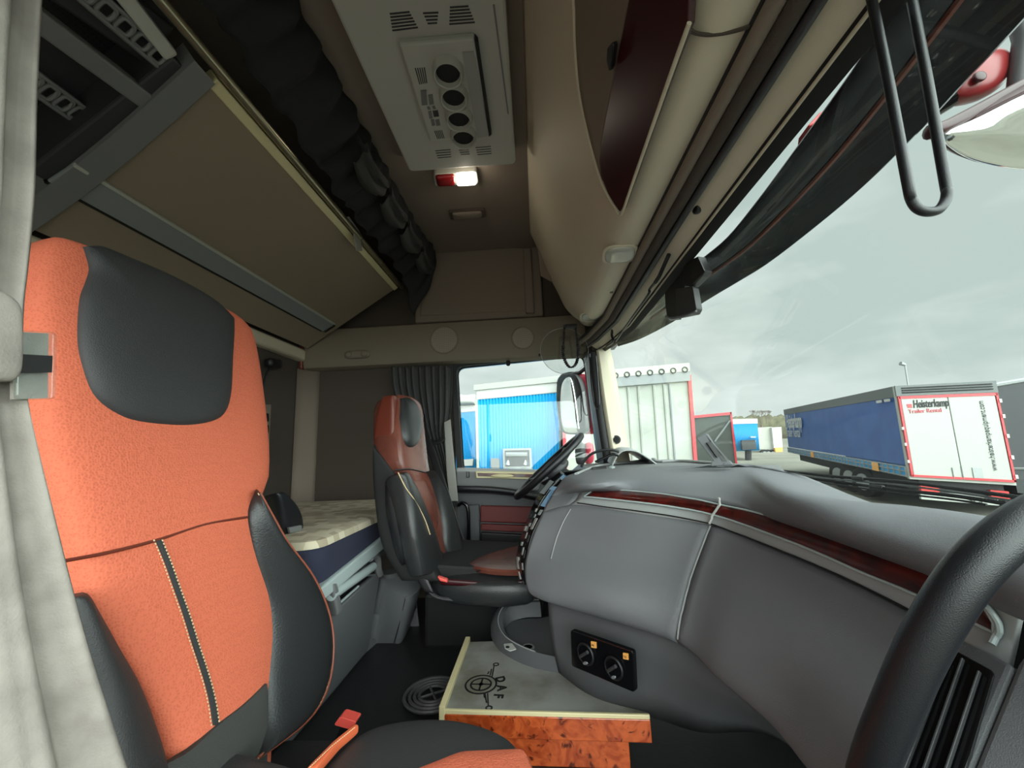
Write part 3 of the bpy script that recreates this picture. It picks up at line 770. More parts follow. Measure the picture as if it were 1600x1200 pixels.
# black curtain at the driver's window, gathered by a band
dc = thing('side_curtain', "black pleated curtain tied back beside the driver's window", 'curtain', (-0.6, 2.1, 1.24))
def lpts(P, Y): 
    Q = arc_resample(SM([at(x, y, Y=Y) for x, y in P], 6), 60); return lambda t: Q[min(59, int(t * 59))]
Lc = lpts([(612, 573), (616, 610), (630, 650), (655, 690), (672, 720), (690, 790)], 2.12)
Rc = lpts([(706, 572), (706, 600), (704, 640), (698, 680), (702, 720), (716, 792)], 2.10)
R = []
for j in range(41):
    t = j / 40; r = []
    for i in range(91):
        u = i / 90; p = lerp(Lc(t), Rc(t), u)
        am = 0.012 * (1 if t < 0.4 else 0.7)
        p = p + Vector((0, -1, 0)) * am * (math.sin(u * 9 * 2 * math.pi) + 0.5 * math.sin(u * 23 + 3 * t))
        r.append(p)
    R.append(r)
MB().rows(R).build('cloth', 'velvetl', dc, solid=0.003, angle=180)
MB().tube(smooth([at(672, 684, Y=2.13), at(680, 692, Y=2.075), at(694, 686, Y=2.06), at(703, 676, Y=2.085), at(690, 679, Y=2.13)], 5, True), 0.016, 8, True, flat=0.5).build('tieback', 'darkgrey', dc)
gs = thing('lap_strap', 'flat grey webbing hanging between the tied black curtain and the side window', 'strap', at(705, 720, Y=2.08))
MB().pad([at(x, y, Y=2.05) for x, y in ((694, 660), (696, 700), (698, 740), (703, 783))], [at(x, y, Y=2.05) for x, y in ((704, 655), (708, 700), (712, 740), (716, 783))], (0, -1, 0), 0.003, 0.002, 4).build('webbing', 'strap', gs)

# grey felt curtain hanging close by the passenger's seat
nc = thing('door_curtain', 'pale grey felt curtain tied by a band beside the orange seat', 'curtain', (-0.5, 0.35, 1.5))
XN = -0.50
Le = arc_resample(SM([at(x, y, X=XN) for x, y in ((-150, -60), (-140, 200), (-120, 430), (-110, 520), (-120, 600), (-130, 900), (-140, 1260))], 6), 80)
Re = arc_resample(SM([at(x, y, X=XN) for x, y in ((64, -60), (58, 30), (50, 150), (44, 300), (32, 420), (26, 470), (24, 530), (28, 590), (34, 640), (58, 760), (90, 900), (130, 1040), (195, 1225), (215, 1280))], 6), 80)
R = []
for j in range(80):
    r = []
    for i in range(61):
        u = i / 60; p = lerp(Le[j], Re[j], u); t = j / 79
        a = 0.012 + 0.006 * math.sin(3 * t)
        r.append(p + Vector((1, 0, 0)) * (a * math.sin(u * 13 + 2.2 * t * math.sin(2 * t)) + 0.004 * math.sin(u * 31 + 4 * t)) * (0.35 + 0.7 * abs(t - 0.44)) )
    R.append(r)
MB().rows(R).build('cloth', 'felt', nc, solid=0.004, angle=180)
band = MB(); bt = [at(x, y, X=XN + 0.022) for x, y in ((-120, 440), (-60, 448), (0, 456), (20, 468), (29, 478))]; bb = [at(x, y, X=XN + 0.022) for x, y in ((-120, 575), (-60, 585), (0, 596), (22, 594), (30, 582))]
band.pad(SM(bt, 4), SM(bb, 4), (1, -0.3, 0), 0.010, 0.03, 3); band.build('tieback', 'felt', nc)
tb = MB().prism(rounded([at(x, y, X=XN + 0.016) for x, y in ((22, 516), (84, 519), (82, 624), (20, 626))], 0.005, 4), (0.004, 0, 0)).build('clear_tab', 'clear', nc, sm=False, bevel=0.001)
MB().prism([at(x, y, X=XN + 0.0210) for x, y in ((24, 553), (81, 556), (80, 582), (24, 583))], (0.001, 0, 0)).build('black_tape', 'black', tb, sm=False)
MB().prism([at(x, y, X=XN + 0.014) for x, y in ((20, 518), (76, 521), (75, 622), (20, 624))], (-0.003, 0, 0)).build('fleece_backing', 'felt', tb, sm=False)

# ================================================================== DASHBOARD
da = thing('dashboard', 'long grey moulded dashboard with a burgundy burl strip and swelling centre console', 'dashboard', (0.3, 1.0, 0.5))
AT = at
# stations from the driver's end of the bulge (S0) to beyond the passenger's vent (S8); rows from the windscreen down
r0 = [Vector((0.22, 1.62, .662)), Vector((0.46, 1.55, .668)), Vector((0.64, 1.42, .674)), Vector((0.70, 1.20, .668)), Vector((0.74, .93, .60)), Vector((0.74, .65, .60)), Vector((0.74, .45, .60)), Vector((0.74, .3, .60)), Vector((0.74, 0.08, .60))]
r1 = [at(889, 745, Y=1.36), at(930, 742, Z=.664), at(1030, 735, Z=.668), at(1150, 730, Z=.668), at(1245, 773, Z=.655), at(1440, 799, Z=.650), at(1580, 824, Z=.650), at(1690, 845, Z=.650), at(1900, 880, Z=.65)]
r2 = [at(876, 758, Y=1.335), at(917, 758, Z=.646), at(1010, 752, Z=.648), at(1136, 754, Z=.646), at(1242, 801, Z=.632), at(1400, 849, Z=.626), at(1530, 893, Z=.620), at(1640, 935, Z=.616), at(1850, 1000, Z=.61)]
r3 = [at(862, 776, Y=1.325), at(917, 766, Z=.622), at(1004, 771, Z=.620), at(1126, 788, Z=.609), at(1225, 815, Z=.599), at(1375, 866, Z=.592), at(1490, 908, Z=.587), at(1575, 950, Z=.583), at(1780, 1030, Z=.58)]
r4 = [at(855, 787, Y=1.315), at(911, 780, Z=.600), at(1000, 789, Z=.595), at(1118, 807, Z=.581), at(1205, 838, Z=.570), at(1345, 891, Z=.562), at(1455, 938, Z=.556), at(1565, 990, Z=.550), at(1760, 1080, Z=.55)]
r5 = [at(849, 800, Y=1.31), at(900, 789, Z=.584), at(992, 802, Z=.575), at(1112, 821, Z=.560), at(1192, 850, Z=.549), at(1325, 907, Z=.541), at(1430, 960, Z=.534), at(1555, 1030, Z=.528), at(1740, 1120, Z=.525)]
r6 = [at(829, 850, Y=1.285), at(874, 850, Z=.475), at(964, 868, Z=.470), at(1085, 892, Z=.465), at(1155, 935, Z=.462), at(1265, 1010, Z=.460), at(1350, 1085, Z=.455), at(1450, 1180, Z=.45), at(1620, 1300, Z=.45)]
r7 = [at(821, 893, Y=1.25), at(862, 905, Z=.40), at(948, 930, Z=.40), at(1068, 955, Z=.395), at(1130, 1010, Z=.39), at(1225, 1080, Z=.39), at(1290, 1150, Z=.39), at(1380, 1250, Z=.39), at(1560, 1390, Z=.39)]
r8 = [at(834, 930, Y=1.215), at(862, 941, Z=.342), at(945, 965, Z=.340), at(1060, 1003, Z=.335), at(1128, 1062, Z=.33), at(1205, 1128, Z=.33), at(1265, 1200, Z=.33), at(1340, 1290, Z=.33), at(1500, 1440, Z=.33)]
r9 = [p + Vector((0.10, 0.05, -0.012)) for p in r8]


def patch(rows, n=7, st=None):
    """smooth surface through rows of station points; st = (from, to) station range"""
    G = [smooth(r, n) for r in rows]
    if st: G = [g[int(st[0] * n):int(st[1] * n) + 1] for g in G]
    cols = list(zip(*G)); cols = [smooth(list(c), 5) for c in cols]
    return cols


MB().rows(patch([r0, r1, r2, r3], 7)).build('top_moulding', 'grey', da, solid=0.006, off=1, angle=60)
n7 = 7
from mathutils.bvhtree import BVHTree
class Skin:
    def __init__(s, C_):
        b = MB(); b.rows(C_); s.t = BVHTree.FromPolygons(b.v, b.f)
    def hit(s, x, y, o=0.005):
        d = ray(x, y).normalized(); h = s.t.ray_cast(CAM, d)
        
        if h[0] is None: return None
        n = h[1] if h[1].dot(d) < 0 else -h[1]
        return h[0] + n * o
    def path(s, P, o=0.005): return [q for q in (s.hit(x, y, o) for x, y in P) if q is not None]
BEZ = Skin(patch([r3, r4, r5], 7, (0, 8))); FACE = Skin(patch([r5, r6, r7, r8, r9], 7, (0, 8)))
def pxs(P, n=6): return [(q.x, q.y) for q in SM([Vector((x, y, 0)) for x, y in P], n)]
def facet(rows, st, name, m, parent=da, off=0.0, solid=0.006, n=7):
    C_ = patch(rows, n, st)
    b = MB(); b.rows(C_); o = b.build(name, m, parent, solid=solid, off=0, angle=60)
    return o
facet([r3, r4, r5], (6.01 / 7, 7.25), 'silver_bezel', 'greyl')
facet([r3, r4, r5], (0, 6.01 / 7), 'end_moulding', 'grey')
# swelling flank (driver's end to the seam) and the passenger's pad beyond the seam
facet([r5, r6, r7, r8, r9], (0, 3.0), 'console_flank', 'grey')
facet([r5, r6, r7, r8, r9], (3.0, 8), 'passenger_pad', 'grey')
# fine grooves
MB().tube(FACE.path(pxs([(1111, 823), (1103, 845), (1090, 880), (1078, 915), (1070, 945), (1064, 975), (1061, 998)])), 0.0020, 6).build('seam', 'greyl', da)
MB().tube(BEZ.path(pxs([(903, 787), (950, 794), (992, 799), (1050, 807), (1112, 819), (1150, 832), (1192, 847), (1260, 875), (1325, 904), (1385, 934), (1425, 955)])), 0.0018, 6).build('groove', 'black', da)
MB().tube(FACE.path(pxs([(893, 796), (882, 815), (871, 842), (862, 875)])), 0.0016, 6).build('flank_crease', 'greyl', da)
# burl strip, standing proud of the bezel
T_ = BEZ.path(pxs([(928, 769), (952, 768), (1056, 777), (1124, 789), (1201, 808), (1310, 844), (1410, 879), (1458, 897), (1515, 922), (1550, 942), (1566, 962)]), 0.007)
B2 = BEZ.path(pxs([(914, 779), (944, 782), (1056, 795), (1118, 806), (1180, 827), (1270, 860), (1360, 898), (1438, 930), (1500, 958), (1545, 979), (1565, 988)]), 0.007)
T_, B2 = arc_resample(T_, 60), arc_resample(B2, 60)
MB().rows([[a, lerp(a, b, 0.5), b] for a, b in zip(T_, B2)]).build('burl_strip', 'burg', da, solid=0.002, off=0)
rimp = [T_[0] + (T_[0] - B2[0]) * 0.06] + T_[2:-1] + [lerp(T_[-1], B2[-1], 0.4), B2[-1]] + B2[::-1][1:] + [B2[0]]
MB().tube([p + (CAM - p).normalized() * 0.001 for p in rimp], 0.0022, 6, True).build('burl_rim', 'silver', da)
MB().tube(BEZ.path(pxs([(1548, 938), (1560, 950), (1572, 968), (1575, 985), (1570, 1000), (1562, 1015)]), 0.008), 0.003, 8).build('bright_edge', 'silver', da)
# lower panel with the sockets
lo_t = [at(x, y, Z=.332) for x, y in ((846, 934), (936, 962), (1037, 1000), (1110, 1048), (1190, 1112), (1300, 1210))]
lo_b = [at(x, y, Z=z) for x, y, z in ((874, 1050, .125), (930, 1090, .118), (1012, 1116, .112), (1095, 1142, .10), (1200, 1146, .14), (1320, 1230, .14))]
lo_t = [p + Vector((0.02, 0.012, 0)) for p in lo_t]
MB().rows([[a, lerp(a, b, .33) + Vector((-.006, -.006, 0)), lerp(a, b, .66) + Vector((-.006, -.006, 0)), b] for a, b in zip(smooth(lo_t, 6), smooth(lo_b, 6))]).build('lower_panel', 'greyd', da, solid=0.006, angle=60)
sd = [(lo_t[0], lo_b[0])]
MB().rows([[lo_t[0], lo_b[0]], [lo_t[0] + Vector((0.03, 0.12, 0)), lo_b[0] + Vector((0.03, 0.12, 0))]]).build('lower_side', 'greyd', da, solid=0.006)
# the two-socket plate
pc = [at(893, 984, Z=.292), at(990, 1022, Z=.292), at(992, 1083, Z=.203), at(893, 1041, Z=.203)]
pln = (pc[1] - pc[0]).cross(pc[3] - pc[0]).normalized(); pln = pln if pln.dot(CAM - pc[0]) > 0 else -pln
lift = pln * 0.012
def onp(x, y, o=0.0): return atp(x, y, pc[0] + lift + pln * o, pln)
sp_ = MB().prism(rounded([onp(891, 984), onp(989, 1018), onp(992, 1083), onp(893, 1041)], 0.008, 4), -pln * 0.014).build('socket_plate', 'blackg', da, sm=False, bevel=0.002)
for (x, y, tx, ty, s) in ((915, 1022, 928, 1007, '24V'), (959, 1044, 978, 1025, '12V')):
    so = MB().ring(onp(x, y, 0.004), pln, 0.022, 0.0035).build('socket', 'black', sp_)
    MB().disc(onp(x, y, 0.003), pln, 0.019, 0.008).build('flap', 'blackg', so)
    MB().tube([onp(x - 9, y + 4, 0.010), onp(x + 3, y - 3, 0.014)], 0.004, 8).build('latch', 'darkgrey', so)
    MB().dome([onp(x + 0 + 4 * math.cos(a), y + 14 + 3 * math.sin(a), 0.006) for a in [i * math.pi / 6 for i in range(12)]], pln, 0.003).build('stud', 'galv', so)
    lb = MB().prism(rounded([onp(tx - 4.5, ty - 5.5, 0.001), onp(tx + 4, ty - 4, 0.001), onp(tx + 4.5, ty + 6, 0.001), onp(tx - 4, ty + 4.5, 0.001)], 0.0015, 3), pln * 0.001).build('voltage_label', 'amber', sp_, sm=False)
    text('voltage', s, 0.006, frame_mtx(onp(tx - 4, ty + 1.5, 0.0026), onp(tx + 4, ty + 3.5) - onp(tx - 4, ty), onp(tx, ty - 5) - onp(tx, ty + 5)), 'black', lb, 0.0002, sx=0.85)

# console end that faces the driver: buttons and the film-covered screen
ce = [(877, 737), (864, 747), (849, 764), (834, 789), (822, 820), (812, 850), (807, 880), (814, 910)]
ci = [at(x, y, Y=y2) for (x, y), y2 in zip([(891, 747), (880, 759), (866, 777), (850, 801), (838, 822), (828, 848), (822, 880), (826, 915)], (1.36, 1.335, 1.325, 1.31, 1.30, 1.285, 1.26, 1.235))]
co = [at(x, y, Y=1.47) for x, y in ce]
ci_, co_ = arc_resample(SM(ci, 5), 40), arc_resample(SM(co, 5), 40)
MB().rows([[a, lerp(a, b, .5), b, b + Vector((0.10, 0.08, 0))] for a, b in zip(ci_, co_)]).build('console_face', 'blackg', da, solid=0.006, angle=60)
def onface(t, u, o=0.004):
    i = min(38, int(t * 39)); f = t * 39 - i
    a, b = lerp(ci_[i], ci_[i + 1], f), lerp(co_[i], co_[i + 1], f)
    p = lerp(a, b, u); n = (b - a).cross(ci_[min(i + 3, 39)] - ci_[max(i - 3, 0)]).normalized(); n = n if n.dot(CAM - p) > 0 else -n
    return p + n * o
def fpad(name, m, t0, t1, u0, u1, o=0.004):
    return MB().prism([onface(t0, u0, o), onface(t0, u1, o), onface(t1, u1, o), onface(t1, u0, o)], Vector((0.004, 0.002, 0))).build(name, m, da, sm=False, bevel=0.0015)
fpad('screen_film', 'film', 0.02, 0.20, 0.04, 0.55, 0.005); fpad('screen_film', 'film', 0.20, 0.36, 0.04, 0.40, 0.005); fpad('screen', 'blackg', 0.12, 0.26, 0.58, 0.97, 0.006)
for (t, u0, u1, dt_, m) in ((.39, .08, .26, .05, 'silver'), (.39, .5, .62, .03, 'white'), (.44, .36, .46, .03, 'silver'), (.45, .7, .95, .03, 'darkgrey'), (.47, .1, .3, .10, 'white'), (.52, .45, .6, .03, 'silver'), (.55, .75, .9, .04, 'white'), (.60, .4, .5, .05, 'white'), (.62, .1, .3, .06, 'darkgrey'), (.68, .6, .75, .03, 'silver'), (.72, .3, .42, .06, 'white'), (.74, .1, .2, .06, 'darkgrey'), (.80, .68, .9, .09, 'white'), (.84, .2, .32, .05, 'white'), (.91, .72, .86, .06, 'white')):
    fpad('button', m, t, t + dt_, u0, u1, 0.005)
fpad('chrome_edge', 'silver', 0.36, 0.98, 0.0, 0.05, 0.005)
# raised rim of the top tray, slot and little knob
MB().tube(SM([at(x, y, Z=z) for x, y, z in ((900, 741, .668), (935, 728, .668), (985, 722, .672), (1020, 717, .678), (1030, 721, .676), (1070, 720, .678), (1150, 727, .676))], 5), 0.006, 8).build('tray_rim', 'greyl', da)
MB().prism(rounded([at(x, y, Z=.668) for x, y in ((926, 731), (946, 729), (948, 733), (927, 735))], 0.006, 3), (0, 0, 0.004)).build('slot', 'black', da, sm=False)
MB().dome([at(956 + 5 * math.cos(a), 731 + 2 * math.sin(a), Z=.668) for a in [i * math.pi / 6 for i in range(12)]], (0, 0, 1), 0.006).build('catch', 'silver', da)
# driver's part of the dashboard and the instrument hood
dm = MB()
dsec = [(0.22, .662), (0.14, .60), (0.14, .48), (0.30, .34), (0.62, .30), (0.76, .58), (0.70, .672), (0.40, .668)]
R = [[Vector((x + (0.10 if i == 0 else 0), y, z)) for x, z in dsec] for i, y in enumerate((1.38, 1.5, 1.8, 2.05, 2.17))]
dm.rows(R, cu=True); dm.cap(R[0], True); dm.cap(R[-1]); dm.build('driver_panel', 'greym', da, angle=30)
hoodc = SM([at(x, y, Y=1.9) for x, y in ((950, 722), (958, 707), (968, 700), (985, 701), (1003, 711), (1018, 722))], 5)
MB().rows([[p + Vector((0, -0.10, -0.012)), p, p + Vector((0.02, 0.12, 0)), p + Vector((0.03, 0.2, -0.02))] for p in hoodc]).build('instrument_hood', 'greyl', da, solid=0.006, angle=60)
MB().tube(SM([at(x, y, Y=1.72) for x, y in ((908, 730), (914, 719), (925, 709), (940, 704), (956, 703), (967, 706))], 5), 0.0055, 8).build('hood_rim', 'black', da)
MB().tube(SM([at(x, y, Y=1.74) for x, y in ((930, 722), (945, 715), (958, 710), (966, 712))], 5), 0.006, 8).build('hood_rib', 'blackg', da)
# dark passenger's end vent
VS = Skin(patch([r4, r5, r6, r7], 7, (4, 8)))
v0, v1, v2 = VS.hit(1490, 1050, 0), VS.hit(1550, 1120, 0), VS.hit(1440, 1150, 0)
vn = (v1 - v0).cross(v2 - v0).normalized(); vn = vn if vn.dot(CAM - v0) > 0 else -vn
vo = v0 + vn * 0.012
def onv(x, y, o=0.0): return atp(x, y, vo + vn * o, vn)
vp = MB().prism([onv(x, y, 0.004) for x, y in ((1500, 998), (1582, 1038), (1514, 1200), (1460, 1330), (1330, 1330), (1400, 1180))], -vn * 0.05).build('vent_surround', 'greyd', da, sm=False, bevel=0.004)
va = MB().prism([onv(x, y, 0.006) for x, y in ((1484, 1016), (1498, 1018), (1549, 1046), (1552, 1055), (1515, 1180), (1460, 1330), (1350, 1330), (1420, 1180))], -vn * 0.004).build('air_vent', 'blackg', da, sm=False, bevel=0.003)
for (a, b) in (((1482, 1034), (1384, 1290)), ((1507, 1032), (1418, 1290)), ((1533, 1052), (1454, 1290))):
    MB().prism([onv(a[0] - 1.5, a[1], 0.007), onv(a[0] + 2, a[1], 0.007), onv(b[0] + 2.5, b[1], 0.007), onv(b[0] - 2.5, b[1], 0.007)], vn * 0.004).build('slat', 'darkgrey', va, sm=False, bevel=0.001)
MB().prism([onv(x, y, 0.003) for x, y in ((1586, 1036), (1640, 960), (1700, 960), (1700, 1330), (1466, 1330), (1518, 1200))], -vn * 0.04).build('corner_panel', 'grey', da, sm=False, bevel=0.006)

wt = thing('cable_tie', 'short white plastic tie lying over the burgundy strip above the dashboard seam', 'tie', at(1122, 800, Z=.59))
pth = BEZ.path(pxs([(1130, 791), (1124, 800), (1118, 808), (1112, 819)], 3), 0.012); pth = [pth[0] + Vector((0, 0, 0.012))] + pth
MB().tube(SM(pth, 5), 0.0028, 8).build('strap', 'white', wt); MB().dome([pth[0] + RIGHT * 0.003 * math.cos(a) + UP * 0.005 * math.sin(a) for a in [i * math.pi / 6 for i in range(12)]], -FWD, 0.004, 0.004).build('head', 'white', wt)

# device bracket on the dashboard
br_ = thing('device_bracket', 'tilted grey two-plate device bracket standing on the dashboard top against the windscreen', 'bracket', at(1130, 726, Y=1.30))
def oq(x, y, Y=1.30): return at(x, y, Y=Y)
MB().prism([oq(*p) for p in ((1087, 684), (1103, 677), (1131, 722), (1118, 725))], (0.02, 0.03, 0.0)).build('front_plate', 'greyd', br_, sm=False, bevel=0.003)
MB().prism([oq(*p) for p in ((1103, 679), (1109, 690), (1137, 722), (1130, 726))], (0.03, 0.05, 0.0)).build('rear_plate', 'darkgrey', br_, sm=False, bevel=0.003)
MB().prism([oq(*p) for p in ((1103, 692), (1110, 690), (1125, 712), (1119, 715))], (0.0, -0.008, 0.0)).build('slot', 'black', br_, sm=False)
MB().prism([oq(*p) for p in ((1112, 720), (1140, 720), (1146, 727), (1110, 729))], (0.02, 0.04, 0.0)).build('foot', 'greyd', br_, sm=False, bevel=0.003)

# thick black grab handle close to the camera
gh = thing('grab_handle', 'thick curved black grab handle in front of the passenger vent', 'handle', at(1420, 1060, Y=.28))
hp = SM([at(x, y, Y=yy) for x, y, yy in ((1322, 1420, .44), (1340, 1290, .40), (1363, 1200, .365), (1397, 1112, .342), (1446, 1004, .322), (1505, 908, .31), (1568, 842, .31), (1640, 795, .32), (1730, 760, .35), (1830, 745, .38))], 6)
MB().tube(hp, 0.0142, 20).build('grip', 'soft', gh)
# ------------------------------------------------------------------ steering wheel
sw_t, sw_b = at(907, 681, Y=1.72), at(808, 775, Y=1.72)
sc_ = lerp(sw_t, sw_b, 0.5); sdir = (sw_t - sw_b).normalized(); sR = (sw_t - sw_b).length / 2
sn = sdir.cross(Vector((0, 1, 0))).normalized(); sn = sn if sn.z > 0 else -sn
swt = thing('steering_wheel', 'black four-spoke steering wheel seen edge-on beyond the centre console', 'steering wheel', sc_)
def swp(a, r, o=0.0): return sc_ + sdir * r * math.cos(a) + Vector((0, 1, 0)) * r * math.sin(a) + sn * o
MB().tube([swp(i * math.pi / 24, sR) for i in range(48)], 0.0145, 10, True).build('rim', 'soft', swt)
for a in (0.9, -0.9, 2.2, -2.2):
    MB().tube([swp(a, sR * 0.98), swp(a, sR * 0.5, -0.02), swp(a, 0.05, -0.03)], 0.013, 8, flat=0.5).build('spoke', 'greym', swt)
MB().dome([swp(i * math.pi / 12, 0.075, -0.03) for i in range(24)], sn, 0.03, 0.03).build('hub', 'darkgrey', swt)
MB().tube([sc_ - sn * 0.04, sc_ - sn * 0.22 + Vector((0.06, 0, 0))], [0.04, 0.055], 14).build('column', 'black', swt)
MB().tube([sc_ - sn * 0.07 + Vector((0, -0.03, 0)), sc_ - sn * 0.03 + Vector((0.03, -0.17, 0))], 0.008, 8).build('stalk', 'blackg', swt)

# ================================================================== PASSENGER'S SEAT (near, orange)
sn_ = Vector((1, 0, 0.22)).normalized(); sp0 = Vector((-0.85, 0.85, 1.165))
def S(x, y, o=0.0): return atp(x, y, sp0 + sn_ * o, sn_)
def SL(P, o=0.0, n=5): return SM([S(x, y, o) for x, y in P], n)
ps = thing('passenger_seat', 'large orange fabric passenger seat with black leather headrest pad and bolsters', 'seat', (-0.55, 0.80, 0.0))
A = SL([(66, 374), (44, 390), (34, 430), (28, 500), (30, 600), (42, 690), (66, 790), (92, 880), (116, 965), (165, 1040), (205, 1105), (240, 1200), (256, 1330)])
Bq = SL([(356, 500), (378, 520), (388, 555), (395, 600), (401, 650), (405, 700), (405, 735), (402, 760), (384, 800), (393, 870), (414, 940), (412, 1050), (402, 1160), (385, 1330)])
bk_ = MB().pad(A, Bq, sn_, 0.05, 0.13, 5, 14, 22, 44, 0.006).build('backrest', 'orange', ps)
hp_ = SM([Vector((x, y, 0)) for x, y in ((126, 386), (150, 386), (183, 399), (257, 430), (323, 466), (354, 493), (360, 507), (357, 565), (354, 617), (345, 648), (323, 664), (275, 671), (205, 664), (165, 646), (136, 617), (119, 565), (114, 525), (117, 470), (126, 441), (131, 422), (128, 400))], 4)
MB().dome([S(p.x, p.y, 0.040) for p in hp_], sn_, 0.036, 0.14, 3.2, 12).build('headrest_pad', 'leatherm', bk_)
# side bolster nearest the aisle, with piping
Bi = SL([(402, 766), (385, 800), (388, 840), (397, 880), (414, 935), (419, 985), (414, 1050), (410, 1110), (403, 1180)], 0.035)
Bo = SL([(406, 770), (428, 810), (450, 848), (490, 902), (513, 955), (521, 1007), (513, 1070), (482, 1124), (404, 1184)], 0.075)
bo = MB().pad(Bi, Bo, (0.45, -0.82, 0.3), 0.036, 0.09, 2.6, 8, 16, 36).build('bolster', 'leather', ps)
MB().tube([p + (CAM - p).normalized() * 0.003 for p in Bo], 0.0036, 8).build('piping', 'pipe', bo)
def dashes(path, m, parent, name, ln=0.006, gap=0.004, r=0.0009, n=140):
    P = arc_resample(path, n); g = MB()
    for i in range(0, n - 1, 2): g.tube([P[i], P[i + 1]], r, 4)
    return g.build(name, m, parent)
dashes([p + (CAM - p).normalized() * 0.006 + Vector((0, -0.006, 0)) for p in Bo], 'thread', bo, 'stitching', r=0.0012)
# bolster behind the near curtain
Ci = SL([(104, 930), (118, 965), (160, 1030), (192, 1080), (218, 1140), (240, 1210), (252, 1330)], 0.035)
Cj = SL([(96, 940), (108, 985), (124, 1040), (140, 1090), (150, 1140), (160, 1210), (175, 1330)], 0.07)
MB().pad(Cj, Ci, (0.85, 0.35, 0.2), 0.03, 0.09, 3, 8, 14, 30).build('bolster', 'leatherm', ps)
# dark twill band low across the backrest
Du = SL([(232, 1206), (252, 1193), (290, 1172), (336, 1130), (375, 1100), (412, 1066)], 0.05); Dl = SL([(236, 1400), (260, 1400), (300, 1400), (340, 1400), (375, 1400), (405, 1400)], 0.05)
MB().pad(Du, Dl, sn_, 0.014, 0.02, 6, 14, 14, 20).build('lumbar_band', 'twill', ps)
# dark centre stripe with two rows of thread, and the seam across
cs0 = [(247, 843), (262, 880), (276, 920), (291, 962), (304, 1004), (316, 1040), (325, 1070), (332, 1100), (337, 1134)]
MB().pad(SL([(x - 5.5, y) for x, y in cs0], 0.054), SL([(x + 5.5, y) for x, y in cs0], 0.054), sn_, 0.003, 0.006, 4, 14, 6, 30).build('centre_stripe', 'leatherm', bk_)
for dx in (-6.5, 6.5): dashes(SL([(x + dx, y) for x, y in cs0], 0.0575), 'thread', bk_, 'stitching', n=110, r=0.0011)
MB().tube(SL([(84, 879), (130, 871), (175, 862), (245, 844), (322, 819), (386, 808)], 0.0545), 0.0028, 6).build('cross_seam', 'rust', bk_)
# cushion
CU = 0.235
def U(x, y, z=CU): return at(x, y, Z=z)
co_l = SM([U(470, 1215), U(513, 1172), U(570, 1123), U(640, 1105), U(720, 1105), U(790, 1127), U(826, 1165), U(842, 1205), Vector((-0.02, 0.58, CU)), Vector((-0.06, 0.44, CU)), Vector((-0.20, 0.385, CU)), Vector((-0.5, 0.40, CU)), Vector((-0.66, 0.46, CU)), Vector((-0.68, 0.8, CU))], 5, True)
cu = MB().dome([p - Vector((0, 0, 0.05)) for p in co_l], (0, 0, 1), 0.05, 0.10, 3.6, 12).build('seat_cushion', 'leatherm', ps)
oi = rounded([U(600, 1215, CU + .002), U(640, 1199, CU + .002), U(722, 1168, CU + .002), U(822, 1164, CU + .002), U(842, 1215, CU + .002), Vector((-0.06, 0.56, CU + .002)), Vector((-0.42, 0.56, CU + .002))], 0.012, 3)
MB().dome([p - Vector((0, 0, 0.012)) for p in oi], (0, 0, 1), 0.014, 0.012, 4, 6).build('orange_panel', 'orange', cu)
wg = MB().pad([U(x, y, CU + .004) for x, y in ((556, 1136), (520, 1165), (478, 1207))], [U(x, y, CU + .004) for x, y in ((560, 1138), (532, 1162), (494, 1207))], (0, 0, 1), 0.008, 0.01, 4).build('orange_welt', 'orangel', cu)
dashes([U(x, y, CU + .014) for x, y in ((554, 1137), (518, 1166), (476, 1207))], 'thread', wg, 'stitching', n=60)
MB().box((-0.36, 0.72, 0.07), (0.5, 0.5, 0.14)).build('pedestal', 'blackm', ps, sm=False, bevel=0.02)
bu = MB(); b0 = at(540, 1131, Y=0.99); bu.prism(rounded([at(x, y, Y=0.99) for x, y in ((521, 1133), (531, 1120), (557, 1128), (549, 1141))], 0.006, 3), (0, 0.03, 0)); bu.build('buckle', 'redb', ps, sm=False, bevel=0.002)
MB().tube([b0 + Vector((0.0, 0.015, -0.005)), b0 + Vector((-0.05, 0.03, -0.10))], 0.014, 10, flat=0.6).build('buckle_stalk', 'black', ps)
# folded-up armrest on the aisle side
ax = MB().pad(SM([at(x, y, X=-0.80) for x, y in ((424, 772), (430, 800), (436, 832), (448, 852))], 4), SM([at(x, y, X=-0.80) for x, y in ((436, 770), (456, 788), (466, 808), (468, 832))], 4), (1, -0.4, 0.2), 0.03, 0.05, 4, 8).build('armrest', 'soft', ps)
MB().pad([at(x, y, X=-0.79) for x, y in ((447, 834), (462, 868), (478, 900))], [at(x, y, X=-0.79) for x, y in ((468, 828), (479, 862), (487, 890))], (1, -0.4, 0.2), 0.012, 0.03, 4).build('armrest_bracket', 'darkgrey', ax)
MB().prism([at(x, y, X=-0.765) for x, y in ((448, 824), (468, 820), (469, 829), (450, 833))], (0.01, -0.004, 0)).build('armrest_cap', 'greym', ax, sm=False, bevel=0.002)

